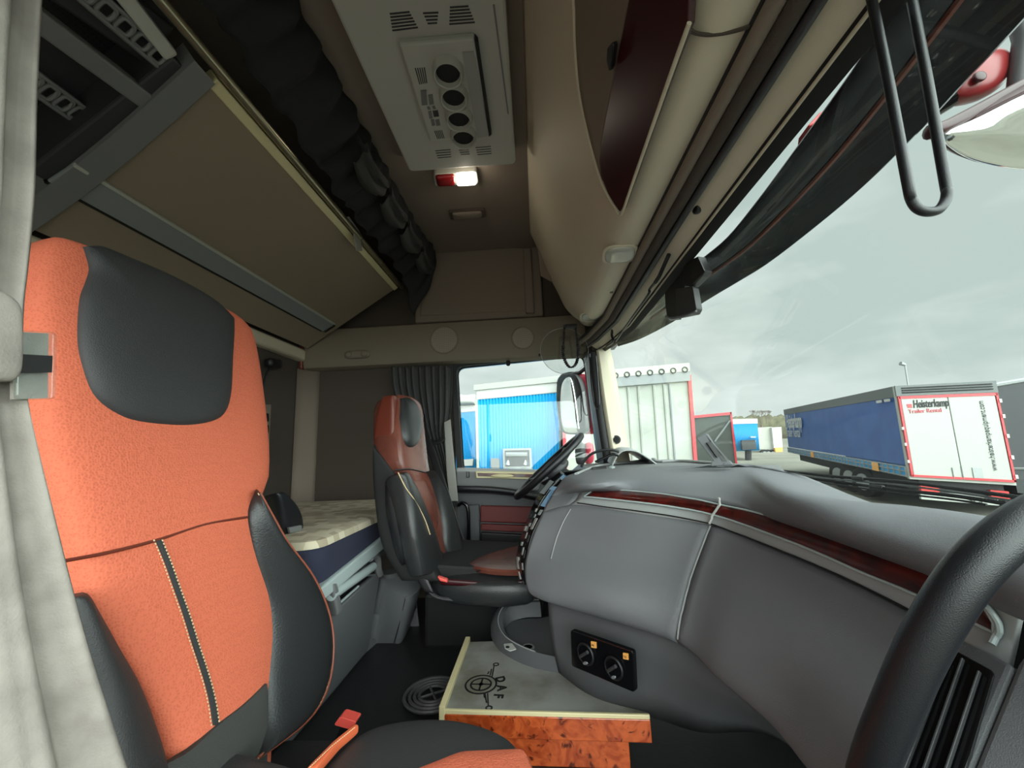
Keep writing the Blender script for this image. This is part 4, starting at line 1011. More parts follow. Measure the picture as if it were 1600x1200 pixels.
# ================================================================== DRIVER'S SEAT (far, red-brown leather)
dn = Vector((1, -0.12, 0.20)).normalized(); dp0 = Vector((-0.52, 1.65, 0.90))
def DS(x, y, o=0.0): return atp(x, y, dp0 + dn * o, dn)
def DL(P, o=0.0, n=5): return SM([DS(x, y, o) for x, y in P], n)
ds = thing('driver_seat', "red-brown leather driver's seat with a black headrest pad and fold-up armrest", 'seat', (-0.3, 1.65, 0.0))
dA = DL([(616, 618), (612, 640), (612, 670), (614, 700), (620, 735), (636, 760), (652, 800), (668, 850), (680, 890)])
dB = DL([(636, 622), (652, 634), (656, 662), (660, 700), (664, 735), (672, 760), (686, 800), (704, 840), (712, 880)])
db = MB().pad(dA, dB, dn, 0.03, 0.10, 4.5, 12, 18, 36).build('backrest', 'brown', ds)
# broad orange-brown flank of the backrest
fA = SM([at(x, y, Y=1.47) for x, y in ((600, 620), (590, 650), (586, 685), (588, 700), (604, 722), (618, 738))], 5)
fB = SM([at(x, y, Y=1.45) for x, y in ((616, 618), (618, 640), (618, 670), (618, 700), (620, 722), (622, 740))], 5)
MB().pad(fA, fB, (0, -1, 0), 0.02, 0.06, 5, 10).build('side_wing', 'rust', db)
hp2 = SM([Vector((x, y, 0)) for x, y in ((624, 623), (636, 622), (648, 634), (654, 660), (652, 685), (645, 698), (634, 699), (627, 685), (623, 655))], 5)
MB().dome([DS(p.x, p.y, 0.022) for p in hp2], dn, 0.028, 0.02, 3.0, 9).build('headrest_pad', 'leather', db)
MB().tube(DL([(616, 735), (640, 733), (664, 738)], 0.031), 0.003, 6).build('cross_seam', 'black', db)
MB().pad(DL([(640, 752), (655, 790), (672, 835)], 0.030), DL([(664, 750), (678, 785), (684, 815), (678, 830)], 0.030), dn, 0.008, 0.01, 4).build('centre_panel', 'brown', db)
MB().pad(DL([(666, 742), (678, 780), (686, 815), (690, 850), (700, 885)], 0.02), DL([(672, 735), (692, 770), (708, 815), (716, 850), (722, 890)], 0.05), dn, 0.03, 0.06, 3).build('bolster', 'leather', ds)
b2 = MB().pad(DL([(622, 742), (634, 790), (640, 830), (648, 870), (655, 900)], 0.04), DL([(628, 738), (650, 775), (668, 815), (680, 850), (690, 895)], 0.02), dn, 0.03, 0.06, 3).build('bolster', 'leather', ds)
MB().tube(DL([(622, 738), (634, 762), (650, 785), (664, 812), (672, 835)], 0.062), 0.0018, 6).build('piping', 'thread', b2)
# black shell and folded armrest on the aisle side
MB().pad(SM([at(x, y, Y=1.445) for x, y in ((587, 695), (586, 740), (590, 790), (600, 850), (630, 905))], 4), SM([at(x, y, Y=1.445) for x, y in ((589, 700), (622, 740), (640, 790), (660, 850), (690, 905))], 4), (0, -1, 0), 0.03, 0.2, 6, 10).build('back_shell', 'blackm', ds)
da_ = MB().pad(SM([at(x, y, Y=1.42) for x, y in ((603, 752), (603, 790), (610, 830), (618, 862), (628, 884))], 5), SM([at(x, y, Y=1.42) for x, y in ((614, 747), (632, 762), (640, 800), (650, 835), (660, 862))], 5), (0.2, -1, 0.1), 0.03, 0.04, 3.5, 6).build('armrest', 'soft', ds)
MB().tube([at(x, y, Y=1.385) for x, y in ((625, 775), (631, 776), (643, 800), (640, 803), (632, 799))], 0.003, 6, True).build('armrest_button', 'greym', da_)
MB().tube(SM([at(x, y, Y=1.385) for x, y in ((611, 755), (626, 765), (628, 790), (640, 820), (652, 845), (650, 868))], 5), 0.003, 6).build('armrest_edge', 'darkgrey', da_)
MB().cyl(at(633, 833, Y=1.40), at(633, 833, Y=1.38), 0.004).build('screw', 'black', da_)
# cushion
dz = 0.315
dco = [at(676, 885, Z=dz), at(684, 905, Z=dz), at(750, 912, Z=dz), at(815, 910, Z=dz), at(838, 902, Z=dz), at(846, 872, Z=dz), at(826, 846, Z=dz), at(720, 858, Z=dz)]
dco = SM(dco + [dco[0]], 5)[:-1]
dcu = MB().dome([p - Vector((0, 0, .03)) for p in dco], (0, 0, 1), 0.05, 0.07, 3.4, 10).build('seat_cushion', 'leather', ds)
for P in (((726, 886), (752, 872), (790, 860), (826, 852), (832, 862), (832, 890), (780, 894)), ):
    q = SM([at(x, y, Z=dz + .03) for x, y in P + (P[0],)], 4)[:-1]; MB().dome(q, (0, 0, 1), 0.012, 0.02, 4, 6).build('brown_panel', 'brown', dcu)
MB().tube(SM([at(x, y, Z=dz + .028) for x, y in ((733, 884), (768, 876), (790, 862), (830, 856))], 5), 0.004, 6).build('piping', 'orangel', dcu)
MB().tube(SM([at(x, y, Z=dz + .028) for x, y in ((745, 893), (785, 878), (810, 878), (830, 870))], 5), 0.003, 6).build('fold', 'black', dcu)
MB().pad([at(x, y, Y=1.43) for x, y in ((685, 903), (750, 908), (830, 906))], [at(x, y, Y=1.43) for x, y in ((690, 914), (750, 917), (830, 914))], (0, -1, 0.2), 0.012, 0.02, 3).build('cushion_welt', 'burgl', dcu)
MB().prism([at(x, y, Y=1.40) for x, y in ((683, 901), (698, 906), (699, 911), (687, 908))], (0, 0.02, 0)).build('buckle', 'redb', ds, sm=False, bevel=0.003)
MB().hexa([at(642, 905, Y=1.47), at(830, 915, Y=1.47), at(830, 915, Y=1.47) + Vector((0, .4, 0)), at(642, 905, Y=1.47) + Vector((0, .4, 0))][::1] + [at(645, 880, Y=1.47), at(830, 890, Y=1.47), at(830, 890, Y=1.47) + Vector((0, .4, 0)), at(645, 880, Y=1.47) + Vector((0, .4, 0))]).build('seat_frame', 'blackm', ds, bevel=0.01, sm=False)
MB().hexa([Vector(p) for p in ((-0.48, 1.66, 0), (-0.02, 1.66, 0), (-0.02, 1.98, 0), (-0.48, 1.98, 0), (-0.46, 1.60, 0.22), (0.0, 1.60, 0.22), (0.0, 1.95, 0.22), (-0.46, 1.95, 0.22))]).build('base', 'blackm', ds, sm=False, bevel=0.015)
MB().tube(SM([at(x, y, Y=1.44) for x, y in ((652, 895), (664, 915), (678, 930), (700, 936), (760, 940), (800, 942))], 5), 0.006, 8).build('base_skirt', 'darkgrey', ds)
MB().pad(SM([at(x, y, Y=1.43) for x, y in ((642, 884), (652, 905), (664, 924))], 4), SM([at(x, y, Y=1.43) for x, y in ((656, 886), (668, 900), (680, 926))], 4), (0, -1, 0), 0.012, 0.02, 4).build('recliner_lever', 'black', ds)
# shoulder belt
sb_ = thing('seat_belt', "black shoulder belt running from the window pillar down the driver's seat", 'belt', at(680, 720, Y=2.0))
MB().pad(SM([at(x, y, Y=yy) for x, y, yy in ((656, 655, 2.04), (664, 690, 2.02), (680, 740, 1.99), (696, 790, 1.97), (712, 840, 1.95), (724, 870, 1.93))], 4), SM([at(x, y, Y=yy) for x, y, yy in ((662, 655, 2.04), (674, 690, 2.02), (692, 740, 1.99), (708, 790, 1.97), (722, 835, 1.95), (735, 868, 1.93))], 4), (0.5, -1, 0), 0.003, 0.003, 6).build('webbing', 'black', sb_)
MB().box(at(659, 655, Y=2.05), (0.03, 0.03, 0.06)).build('guide', 'blackg', sb_, sm=False, bevel=0.008)

# ================================================================== LOWER BUNK, LOCKER FRONT, CONSOLE
lb_ = thing('lower_bunk_mattress', 'lower bunk mattress with beige block-patterned top and navy side', 'mattress', (-1.0, 1.2, 0.42))
mz = 0.53
mo = [at(606, 800, X=-0.63) , Vector((-0.63, 1.125, mz)), Vector((-1.32, 1.125, mz)), Vector((-1.32, 2.12, mz)), Vector((-0.80, 2.12, mz)), Vector((-0.68, 1.95, mz))]
mo[0].z = mz
mo = rounded(mo, 0.07, 5)
MB().dome([p - Vector((0, 0, .03)) for p in mo], (0, 0, 1), 0.032, 0.004, 5, 8).build('patterned_top', 'mattress', lb_)
MB().prism([p - Vector((0, 0, .14)) for p in mo], (0, 0, 0.11)).build('navy_side', 'navy', lb_, bevel=0.01)
bb = thing('lower_bunk', 'grey lower bunk front with silver rail, locker panel and bar handle', 'bunk', (-0.65, 1.2, 0.0))
MB().prism([at(603, 836, X=-.615), at(606, 853, X=-.615), Vector((-.615, 1.13, .36)), Vector((-.615, 1.13, .40))], (-0.03, 0, 0)).build('rail', 'silver', bb, sm=False, bevel=0.006)
MB().box((-0.99, 1.64, 0.365), (0.68, 0.99, 0.03)).build('bed_board', 'greyd', bb, sm=False)
# recessed upper part of the locker and its front panel
MB().prism([Vector((-0.70, 1.13, 0.0)), Vector((-0.70, 1.70, 0.0)), Vector((-0.70, 1.70, 0.35)), Vector((-0.70, 1.13, 0.35))], (-0.02, 0, 0)).build('locker_back', 'darkgrey', bb, sm=False)
pf = [at(516, 958, X=-.64), at(588, 896, X=-.64), at(594, 888, X=-.64)]
MB().prism([Vector((-.64, 1.13, pf[0].z - .01)), Vector((-.64, 1.62, pf[1].z)), Vector((-.70, 1.66, 0.0)), Vector((-.70, 1.13, 0.0))], (-0.02, 0, 0)).build('locker_front', 'grey', bb, sm=False, bevel=0.006)
hh = MB(); hh.tube([at(517, 931, X=-.625), at(583, 885, X=-.625)], 0.015, 14); hh.build('bar_handle', 'silver', bb)
MB().tube([at(522, 950, X=-.635), at(560, 916, X=-.635)], 0.004, 6).build('handle_highlight_strip', 'silver', bb)  # thin silver tube imitates a highlight below the handle
MB().pad([at(x, y, X=-.63) for x, y in ((512, 912), (516, 940), (520, 962))], [at(x, y, X=-.63) for x, y in ((520, 910), (526, 935), (528, 955))], (1, -.3, 0), 0.02, 0.03, 4).build('handle_end', 'greym', bb)
MB().tube(SM([at(x, y, X=-.63) for x, y in ((578, 872), (586, 868), (590, 875), (591, 890), (594, 897))], 5), 0.014, 8).build('handle_end', 'greym', bb)
MB().tube(SM([at(x, y, X=-.64) for x, y in ((567, 898), (575, 899), (586, 898))], 4), 0.004, 6).build('latch', 'galv', bb)
# console at the end of the bunk
cn = thing('bunk_end_console', 'grey moulded storage console standing between the bunk end and the driver seat', 'console', (-0.6, 1.75, 0.0))
top = [at(592, 897, Z=.26), at(604, 916, Z=.235), at(632, 934, Z=.215), at(650, 925, Z=.215), at(659, 910, Z=.215), at(640, 893, Z=.235), at(622, 884, Z=.26)]
bot = [Vector((-.70, 1.64, 0)), at(585, 1006, Z=0), at(612, 1005, Z=0), at(628, 1003, Z=0), at(643, 975, Z=0), Vector((-.56, 1.86, 0)), Vector((-.66, 1.84, 0))]
tt, bb_ = smooth(top, 4, True), smooth(bot, 4, True)
b = MB(); b.rows([bb_, [lerp(p, q, .5) for p, q in zip(bb_, tt)], tt, [lerp(p, sum(tt, Vector()) / len(tt), .25) + Vector((0, 0, .014)) for p in tt]], cu=True)
b.cap([lerp(p, sum(tt, Vector()) / len(tt), .25) + Vector((0, 0, .014)) for p in tt]); b.build('body', 'grey', cn, angle=50)
MB().tube([at(x, y, Z=z) + Vector((.002, -.006, 0)) for x, y, z in ((633, 934, .212), (628, 958, .14), (621, 985, .06), (616, 1003, .005))], 0.002, 6).build('corner_seam', 'black', cn)
MB().tube(SM([p + Vector((0, -.002, 0)) for p in (top[2], top[3], top[4])], 5), 0.004, 6).build('lid_edge', 'greym', cn)
MB().pad(SM([at(x, y, Z=.27) for x, y in ((592, 893), (602, 898), (616, 896), (624, 890))], 4), SM([at(x, y, Z=.245) for x, y in ((592, 900), (603, 906), (618, 903), (626, 897))], 4), (0.3, -1, .3), .012, .03, 4).build('collar', 'greym', cn)
MB().tube(SM([at(x, y, Y=1.74) for x, y in ((597, 853), (605, 856), (609, 866), (610, 878))], 5), 0.003, 6).build('wire_loop', 'galv', cn)

# wall fittings on the rear wall above the bunk
gl_ = thing('gooseneck_lamp', 'small black gooseneck reading lamp on the rear wall above the bunk', 'lamp', at(408, 630, X=-1.33))
MB().tube(SM([at(x, y, X=-1.30) for x, y in ((409, 632), (411, 610), (415, 588), (422, 574))], 5), 0.006, 8).build('neck', 'black', gl_)
MB().dome([at(427 + 11 * math.copysign(abs(math.cos(a)) ** .6, math.cos(a)), 568 + 8 * math.copysign(abs(math.sin(a)) ** .6, math.sin(a)) + 2 * math.cos(a), X=-1.30) for a in [i * math.pi / 10 for i in range(20)]], (1, -.3, 0), 0.03, 0.03).build('head', 'black', gl_)
swp_ = thing('switch_panel', 'pale wall plate with two black switches beside the orange seat headrest', 'switch', at(412, 662, X=-1.34))
MB().prism([at(x, y, X=-1.335) for x, y in ((398, 632), (421, 632), (417, 720), (396, 722))], (0.01, 0, 0)).build('plate', 'beiged', swp_, sm=False, bevel=0.002)
for y in (653, 671): MB().prism(rounded([at(x, yy, X=-1.325) for x, yy in ((402, y - 7), (417, y - 7), (417, y + 6), (402, y + 6))], 0.008, 3), (0.012, 0, 0)).build('switch', 'black', swp_, sm=False, bevel=0.002)

# ================================================================== FLOOR MAT, TABLE, CUP TRAY
fm = thing('floor_mat', 'black ribbed rubber floor mat with an embossed ring emblem', 'mat', (-0.35, 1.3, 0.005))
g = MB(); R = []
for i in range(41):
    r = []
    for j in range(33):
        x, y = -0.68 + 0.62 * i / 40, 0.95 + 0.72 * j / 32
        e = 0.004 + 0.005 * max(0, math.sin((x * 0.8 + y * 0.55) * 30)) ** 6 + 0.012 * math.exp(-((x + 0.2 - 0.5 * (y - 1.3)) / 0.03) ** 2) * (1 if y > 1.35 else 0.5)
        r.append(Vector((x, y, e)))
    R.append(r)
g.rows(R).build('sheet', 'rubber', fm, angle=180)
ec = at(677, 1084, Z=0.017)
for r in (0.088, 0.072, 0.057, 0.043): MB().ring(ec, (0, 0, 1), r, 0.0055, 32, 6).build('embossed_ring', 'rubberl', fm)
cr_ = MB()
for k in range(4): a = k * math.pi / 2 + 0.5; cr_.tube([ec, ec + Vector((0.04 * math.cos(a), 0.04 * math.sin(a), 0))], 0.004, 6)
cr_.build('embossed_wheel', 'rubberl', fm)

tz = 0.12
tb_ = thing('engine_cover_table', 'low burl wood table on the cab floor with a grey emblem-printed top', 'table', (0.0, 1.27, 0.0))
c1, c2, c3, c4 = at(734, 1003, Z=tz), at(697, 1108, Z=tz), at(1013, 1116, Z=tz), Vector((0.24, 1.46, tz))
MB().prism([c1, c2, c3, c4], (0, 0, -0.02)).build('top_mat', 'mat_grey', tb_, sm=False)
ld = (c1 - c2).normalized(); fd = (c3 - c2).normalized()
def bar_(n, m, a, b, w, z0, z1, side): 
    d = (b - a).normalized(); s = Vector((d.y, -d.x, 0)) * side * w
    return MB().hexa([Vector((p.x, p.y, z0)) for p in (a, b, b + s, a + s)] + [Vector((p.x, p.y, z1)) for p in (a, b, b + s, a + s)]).build(n, m, tb_, sm=False, bevel=0.002)
bar_('edge_moulding', 'cream', c2 - ld * 0.01, c1 + ld * 0.012, 0.016, tz - 0.03, tz + 0.012, -1)
bar_('edge_moulding', 'cream', c2 - fd * 0.012, c3 + fd * 0.002, 0.008, tz - 0.008, tz + 0.003, 1)
fb = bar_('front_board', 'burl', c2 - fd * 0.012, c3 + fd * 0.002, 0.010, tz - 0.055, tz - 0.006, 1)
sb2 = bar_('side_board', 'burl', c2 - ld * 0.01, c1 + ld * 0.012, 0.012, 0.0, tz - 0.03, -1)
bar_('lower_board', 'burl', c2 + Vector((0.0, 0.012, 0)), lerp(c2, c3, 0.90) + Vector((0.0, 0.016, 0)), 0.012, 0.0, tz - 0.055, 1)
bar_('carcass', 'blackm', lerp(c1, c2, .95), lerp(c1, c2, .05), 0.42, 0.0, tz - 0.022, 1)
for x, y in ((856, 1139), (977, 1139)):
    p = at(x, y, Y=c2.y - 0.012); MB().dome([p + Vector((0.0055 * math.cos(a), 0, 0.0055 * math.sin(a))) for a in [i * math.pi / 6 for i in range(12)]], (0, -1, 0), 0.004, 0.006).build('screw', 'screw', tb_)
# printed emblem: ring wheel with wings and lettering
eb = thing('tmp', 'x', 'x'); bpy.data.objects.remove(eb)
def tp(x, y, o=0.001): return at(x, y, Z=tz + o)
em = MB(); ecn = tp(751.5, 1069)
ex = (tp(774, 1072) - tp(729, 1066)).length / 2
for r, w in ((1.0, 0.0024), (0.66, 0.0024)):
    ring = []
    for dr_ in (-w, w): ring.append([ecn + Vector(((ex * r + dr_) * math.cos(a), (ex * r + dr_) * math.sin(a), 0)) for a in [i * math.pi / 20 for i in range(40)]])
    em.rows(ring, cu=True)
def inkline(g, a, b, w=0.0024):
    d = (b - a).normalized(); s = Vector((d.y, -d.x, 0)) * w; g.add([a - s, a + s, b + s, b - s], [(0, 1, 2, 3)])
for k in range(4): a = k * math.pi / 2 - 0.05; inkline(em, ecn, ecn + Vector((ex * .64 * math.cos(a), ex * .64 * math.sin(a), 0)))
em.add([ecn + Vector((ex * .16 * math.cos(a), ex * .16 * math.sin(a), 0)) for a in [i * math.pi / 8 for i in range(16)]], [tuple(range(16))])
for a, b in (((769, 1057), (772, 1040)), ((766, 1055), (768, 1045)), ((762, 1053), (764, 1049)), ((756, 1084), (757, 1090)), ((758, 1084), (760, 1098)), ((762, 1083), (763, 1104))): inkline(em, tp(*a), tp(*b), 0.0017)
for x, y in ((775, 1038), (764, 1106)):
    cc = tp(x, y); em.rows([[cc + Vector((r * math.cos(a), r * math.sin(a), 0)) for a in [i * math.pi / 8 for i in range(16)]] for r in (0.0055, 0.0095)], cu=True)
em.build('printed_emblem', 'ink', tb_, sm=False, solid=0.0006)
for ch, x, y, rz in (('D', 775, 1061, 0.35), ('A', 777, 1074, 0.0), ('F', 772, 1087, -0.4)):
    o = tp(x, y); d = (tp(x + 1, y + 12) - o).normalized(); d.rotate(Matrix.Rotation(rz * 0.6, 3, 'Z'))
    text('lettering', ch, 0.036, frame_mtx(o - d * 0.008, d, Vector((0, 0, 1)).cross(d)), 'ink', tb_, 0.0004, bold=0.0012)

ct = thing('cup_tray', 'dark grey rounded floor tray with raised rim tucked under the dashboard', 'tray', at(815, 990, Z=.12))
to = [at(884, 1050, Z=.125), at(848, 1044, Z=.125), at(815, 1034, Z=.125), at(783, 1016, Z=.125), at(769, 995, Z=.13), at(768, 972, Z=.15), at(780, 948, Z=.17), at(808, 935, Z=.18), at(840, 932, Z=.18)]
ti = [at(896, 1034, Z=.16), at(860, 1028, Z=.16), at(825, 1018, Z=.16), at(795, 1002, Z=.16), at(781, 985, Z=.165), at(779, 966, Z=.18), at(790, 948, Z=.195), at(815, 941, Z=.20), at(842, 940, Z=.20)]
tO, tI = SM(to, 6), SM(ti, 6)
cen = Vector((0.03, 1.42, 0))
for p in tO: pass
rowsT = []
for o_, i_ in zip(tO, tI):
    inn = lerp(i_, Vector((cen.x, cen.y, i_.z)), 0.14)
    rowsT.append([Vector((o_.x, o_.y, tz)), o_, lerp(o_, i_, .5) + Vector((0, 0, 0.010)), i_ + Vector((0, 0, .006)), lerp(i_, inn, .6) + Vector((0, 0, .002)), Vector((inn.x, inn.y, inn.z - 0.045))])
MB().rows(rowsT).build('rim', 'greyd', ct, angle=60)
MB().tube([r[3] + Vector((0, 0, .001)) for r in rowsT[10:]], 0.0016, 6).build('rim_edge', 'greyl', ct)
fl = [r[-1] for r in rowsT]; fz = tz + 0.024
MB().prism([Vector((p.x, p.y, fz)) for p in fl] + [Vector((0.12, 1.60, fz)), Vector((0.14, 1.30, fz))], (0, 0, 0.008)).build('tray_floor', 'greyd', ct, sm=False)
sk = at(825, 1012, Z=.158); MB().ring(sk, (0, 0, 1), 0.017, 0.004).build('socket', 'greym', ct); MB().disc(sk, (0, 0, 1), 0.013, 0.006).build('socket_hole', 'blackg', ct)
lq = [at(x, y, Z=.166) for x, y in ((787, 1007), (800, 1006), (807, 1015), (797, 1018), (789, 1014))]
tg_ = MB().prism(rounded(lq, 0.004, 3), (0, 0, 0.002)).build('pictogram_label', 'white', ct, sm=False)
MB().disc(at(793, 1011, Z=.1685), (0, 0, 1), 0.006, 0.001).build('pictogram', 'black', tg_)

# ================================================================== SMALL THINGS AT THE WINDSCREEN
lp = thing('wire_loop', 'long black wire loop hanging down in front of the windscreen sky', 'loop', at(1440, 100, Y=.41))
L1 = [at(x, y, Y=.41) for x, y in ((1350, -60), (1362, 0), (1383, 100), (1402, 200), (1419, 290))]; L2 = [at(x, y, Y=.42) for x, y in ((1478, 290), (1462, 200), (1444, 100), (1425, 0), (1412, -60))]
bt_ = [at(x, y, Y=.415) for x, y in ((1424, 312), (1434, 326), (1449, 331), (1466, 328), (1477, 314), (1480, 300))]
MB().tube(SM(L1 + bt_ + L2, 5), 0.0050, 10).build('wire', 'soft', lp)
sb1 = thing('rain_sensor', 'black two-piece sensor box fixed to the top of the windscreen', 'sensor', at(1065, 460, X=.47))
def bx(name, P, X, d, parent, m='darkgrey'): return MB().prism([at(x, y, X=X) for x, y in P], Vector(d)).build(name, m, parent, sm=False, bevel=0.004)
bx('upper_box', ((1066, 412), (1090, 400), (1101, 424), (1096, 432), (1080, 448), (1067, 446)), .455, (.03, .02, .005), sb1, 'black')
bx('back_box', ((1037, 427), (1066, 418), (1070, 446), (1060, 496), (1043, 498), (1040, 480)), .46, (.02, .03, 0), sb1, 'black')
bx('lower_box', ((1056, 450), (1082, 447), (1088, 482), (1084, 490), (1056, 496)), .445, (.03, .03, .005), sb1, 'darkgrey')
MB().tube(SM([at(x, y, X=.44) for x, y in ((1041, 494), (1050, 498), (1070, 494), (1088, 486))], 4), .003, 6).build('seam', 'greym', sb1)
cc_ = thing('coiled_cable', 'black coiled microphone cable hanging in a loop under the overhead cabinet end', 'cable', at(892, 545, Y=1.92))
pth = SM([at(x, y, Y=1.92) for x, y in ((882, 508), (881, 530), (880, 552), (884, 566), (891, 574), (899, 570), (903, 556), (902, 535), (899, 512))], 12)
P_ = arc_resample(pth, 260); hel = []
for i, p in enumerate(P_):
    r = 0.006 * (1 if 60 < i < 210 else 0.35); hel.append(p + RIGHT * r * math.cos(i * 1.05) + FWD * r * math.sin(i * 1.05))
MB().tube(hel, 0.0042, 5).build('coil', 'black', cc_)
MB().box(at(892, 510, Y=1.92), (0.06, 0.03, 0.02)).build('clip', 'black', cc_, sm=False, bevel=0.004)
sd_ = thing('suction_disc', 'clear round plastic disc hanging in the top corner of the side window', 'disc', at(882, 550, Y=2.0))
dc_ = at(882, 548, Y=1.99)
MB().disc(dc_, (0.1, -1, 0.1), 0.125, 0.003, 36).build('disc', 'clear', sd_)
MB().ring(dc_, (0.1, -1, 0.1), 0.125, 0.0012, 40, 5).build('rim', 'greyl', sd_)
MB().cyl(at(843, 553, Y=2.0), at(843, 557, Y=2.0), 0.006).build('pin', 'black', sd_)
pcord = thing('pillar_cord', 'thin black cord hanging in a loop against the dark windscreen pillar', 'cord', at(932, 560, Y=2.0))
MB().tube(SM([at(x, y, Y=2.0) for x, y in ((921, 552), (923, 590), (927, 625), (932, 638), (936, 630), (934, 590), (931, 556))], 6), 0.0035, 6).build('cord', 'blackg', pcord)

# ================================================================== OUTSIDE THE CAB
def gz(y): return -1.89 + 0.028 * y
g = MB(); g.rows([[Vector((x, y, gz(y))) for x in (-60, -20, 0, 20, 60, 140)] for y in (-30, 0, 30, 60, 110)])
struct(g.build('ground', 'asphalt', sm=False))

# sun visor over the windscreen
vi = thing('outside_sun_visor', 'smoked black sun visor outside above the windscreen', 'visor', (0.6, 0.8, 1.3))
ve = SM([at(x, y, Z=1.262) for x, y in ((966, 541), (1000, 529), (1050, 503), (1100, 471), (1150, 441), (1200, 410), (1275, 352), (1350, 288), (1430, 208), (1500, 132), (1560, 68), (1640, -20), (1700, -90))], 4)
vinn = SM([at(x, y, Z=1.325) for x, y in ((962, 537), (990, 506), (1030, 464), (1068, 428), (1098, 404), (1136, 372), (1182, 316), (1240, 238), (1284, 178), (1328, 116), (1376, 42), (1432, -45), (1480, -120))], 4)
R = []
for a, b in zip(vinn, ve): R.append([a, lerp(a, b, .33) + Vector((0, 0, .016)), lerp(a, b, .67) + Vector((0, 0, .016)), b, b + Vector((0.012, 0, 0.01))])
MB().rows(R).build('blade', 'blackg', vi, solid=0.005, off=0)
rg = [lerp(r[1], r[2], .55) + Vector((0, 0, -.006)) for r in R][6:44]
MB().tube(rg, 0.005, 6).build('reflection_ridge', 'rust', vi)  # brown tube stands in for the reflection along the blade
tag(MB().prism([at(x, y, Z=1.345) for x, y in ((1246, 218), (1262, 196), (1274, 196), (1256, 224), (1244, 236))], (0.03, 0, 0.03)).build('roof_marker_lamp', 'red', sm=False, bevel=0.004), 'small red marker lamp in the bright gap between roof and smoked visor', 'lamp')
dr_ = MB(); random.seed(7)
for i in range(70):
    k = random.randrange(16, len(R) - 3); t = random.choice((random.uniform(.55, .95), random.uniform(.1, .5)))
    r = R[k]; p = lerp(lerp(r[1], r[2], random.random()), r[3], random.random() * .6) - Vector((0, 0, .005))
    q = random.uniform(.0012, .0032)
    dr_.dome([p + Vector((q * math.cos(a), q * (1 + random.random()) * math.sin(a), 0)) for a in [j * math.pi / 4 for j in range(8)]], (0, 0, -1), .0015, .001, 2, 3)
tag(dr_.build('raindrops', 'clear'), 'pale raindrops beaded on the underside of the smoked visor', 'raindrops', kind='stuff')
ml = thing('marker_lamp', 'muted red rounded marker lamp beyond the visor near the chrome front mirror', 'lamp', at(1525, 115, Y=.84))
MB().dome([at(1524 + 47 * math.copysign(abs(math.cos(a)) ** .8, math.cos(a)), 120 + 36 * math.copysign(abs(math.sin(a)) ** .8, math.sin(a)) - 14 * math.cos(a), Y=.84) for a in [i * math.pi / 14 for i in range(28)]], (0, -1, -.2), 0.035, 0.05, 2.4).build('lens', 'lampred', ml)
MB().dome([at(1530 + 10 * math.cos(a), 120 + 8 * math.sin(a), Y=.803) for a in [i * math.pi / 8 for i in range(16)]], (0, -1, -.2), 0.006, .005).build('bulb_hole', 'burgl', ml)
MB().tube([at(1480, 150, Y=.84), at(1440, 175, Y=.86)], 0.03, 10).build('foot', 'blackg', ml)
fm_ = thing('front_mirror', 'bulging chrome-faced front mirror with dark red shell hanging from the visor', 'mirror', at(1560, 190, Y=.75))
fmn = Vector((0.12, -.62, -.78)).normalized(); fmp = at(1600, 190, Y=.75)
mo_ = SM([atp(x, y, fmp, fmn) for x, y in ((1474, 209), (1487, 233), (1530, 254), (1600, 266), (1680, 260), (1735, 235), (1755, 190), (1730, 140), (1670, 120), (1600, 148), (1530, 183))], 4, True)
MB().dome(mo_, fmn, 0.035, 0.02, 2.0, 12).build('mirror_face', 'chrome', fm_)
MB().tube(SM([at(x, y, Y=.745) for x, y in ((1448, 207), (1475, 200), (1530, 172), (1600, 134), (1680, 95))], 5), [0.006] + [0.014] * 20, 10).build('shell_edge', 'burgl', fm_)
MB().dome([p - fmn * .012 for p in mo_], -fmn, 0.07, 0.005, 2.2, 8).build('shell', 'burgl', fm_)
MB().tube([at(1590, 150, Y=.80), at(1600, 60, Y=.80), at(1575, -30, Y=.80)], 0.018, 10).build('arm', 'darkgrey', fm_)

# driver's door mirrors
dm_ = thing('door_mirror', "tall driver's door mirror with red shell outside the side window", 'mirror', at(892, 630, Y=2.72))
mn = Vector((-0.75, -0.66, 0)).normalized(); mp0 = at(890, 630, Y=2.72)
def mq(x, y, o=0): return atp(x, y, mp0 + mn * o, mn)
mg = SM([mq(x, y) for x, y in ((877, 610), (880, 596), (886, 590), (893, 592), (899, 620), (904, 660), (905, 672), (900, 676), (884, 675), (879, 664), (876, 636))], 4, True)
MB().dome(mg, mn, 0.010, 0.01, 4, 6).build('mirror_glass', 'chrome', dm_)
hs_ = SM([mq(x, y, -.02) for x, y in ((870, 612), (872, 592), (880, 585), (893, 584), (902, 588), (910, 610), (916, 660), (914, 676), (904, 679), (882, 677), (875, 664), (871, 636))], 4, True)
MB().dome(hs_, -mn, 0.10, 0.014, 3, 8).build('housing', 'black', dm_)
MB().dome([p - mn * .05 + Vector((.05, 0, 0)) for p in hs_], -mn, 0.10, 0.014, 3, 8).build('rear_shell', 'pinkred', dm_)
MB().tube(SM([mq(x, y, -.10) for x, y in ((872, 600), (878, 588), (890, 584), (904, 583), (915, 575))], 4), 0.014, 8).build('arm', 'black', dm_)
d2 = thing('wide_angle_mirror', 'smaller wide-angle mirror with red shell below the tall door mirror', 'mirror', at(908, 708, Y=2.6))
m2 = SM([at(x, y, Y=2.62) for x, y in ((900, 698), (905, 692), (912, 694), (914, 712), (912, 724), (902, 724))], 4, True)
MB().dome(m2, (-.75, -.66, 0), 0.02, 0.02, 3, 6).build('mirror_body', 'black', d2)
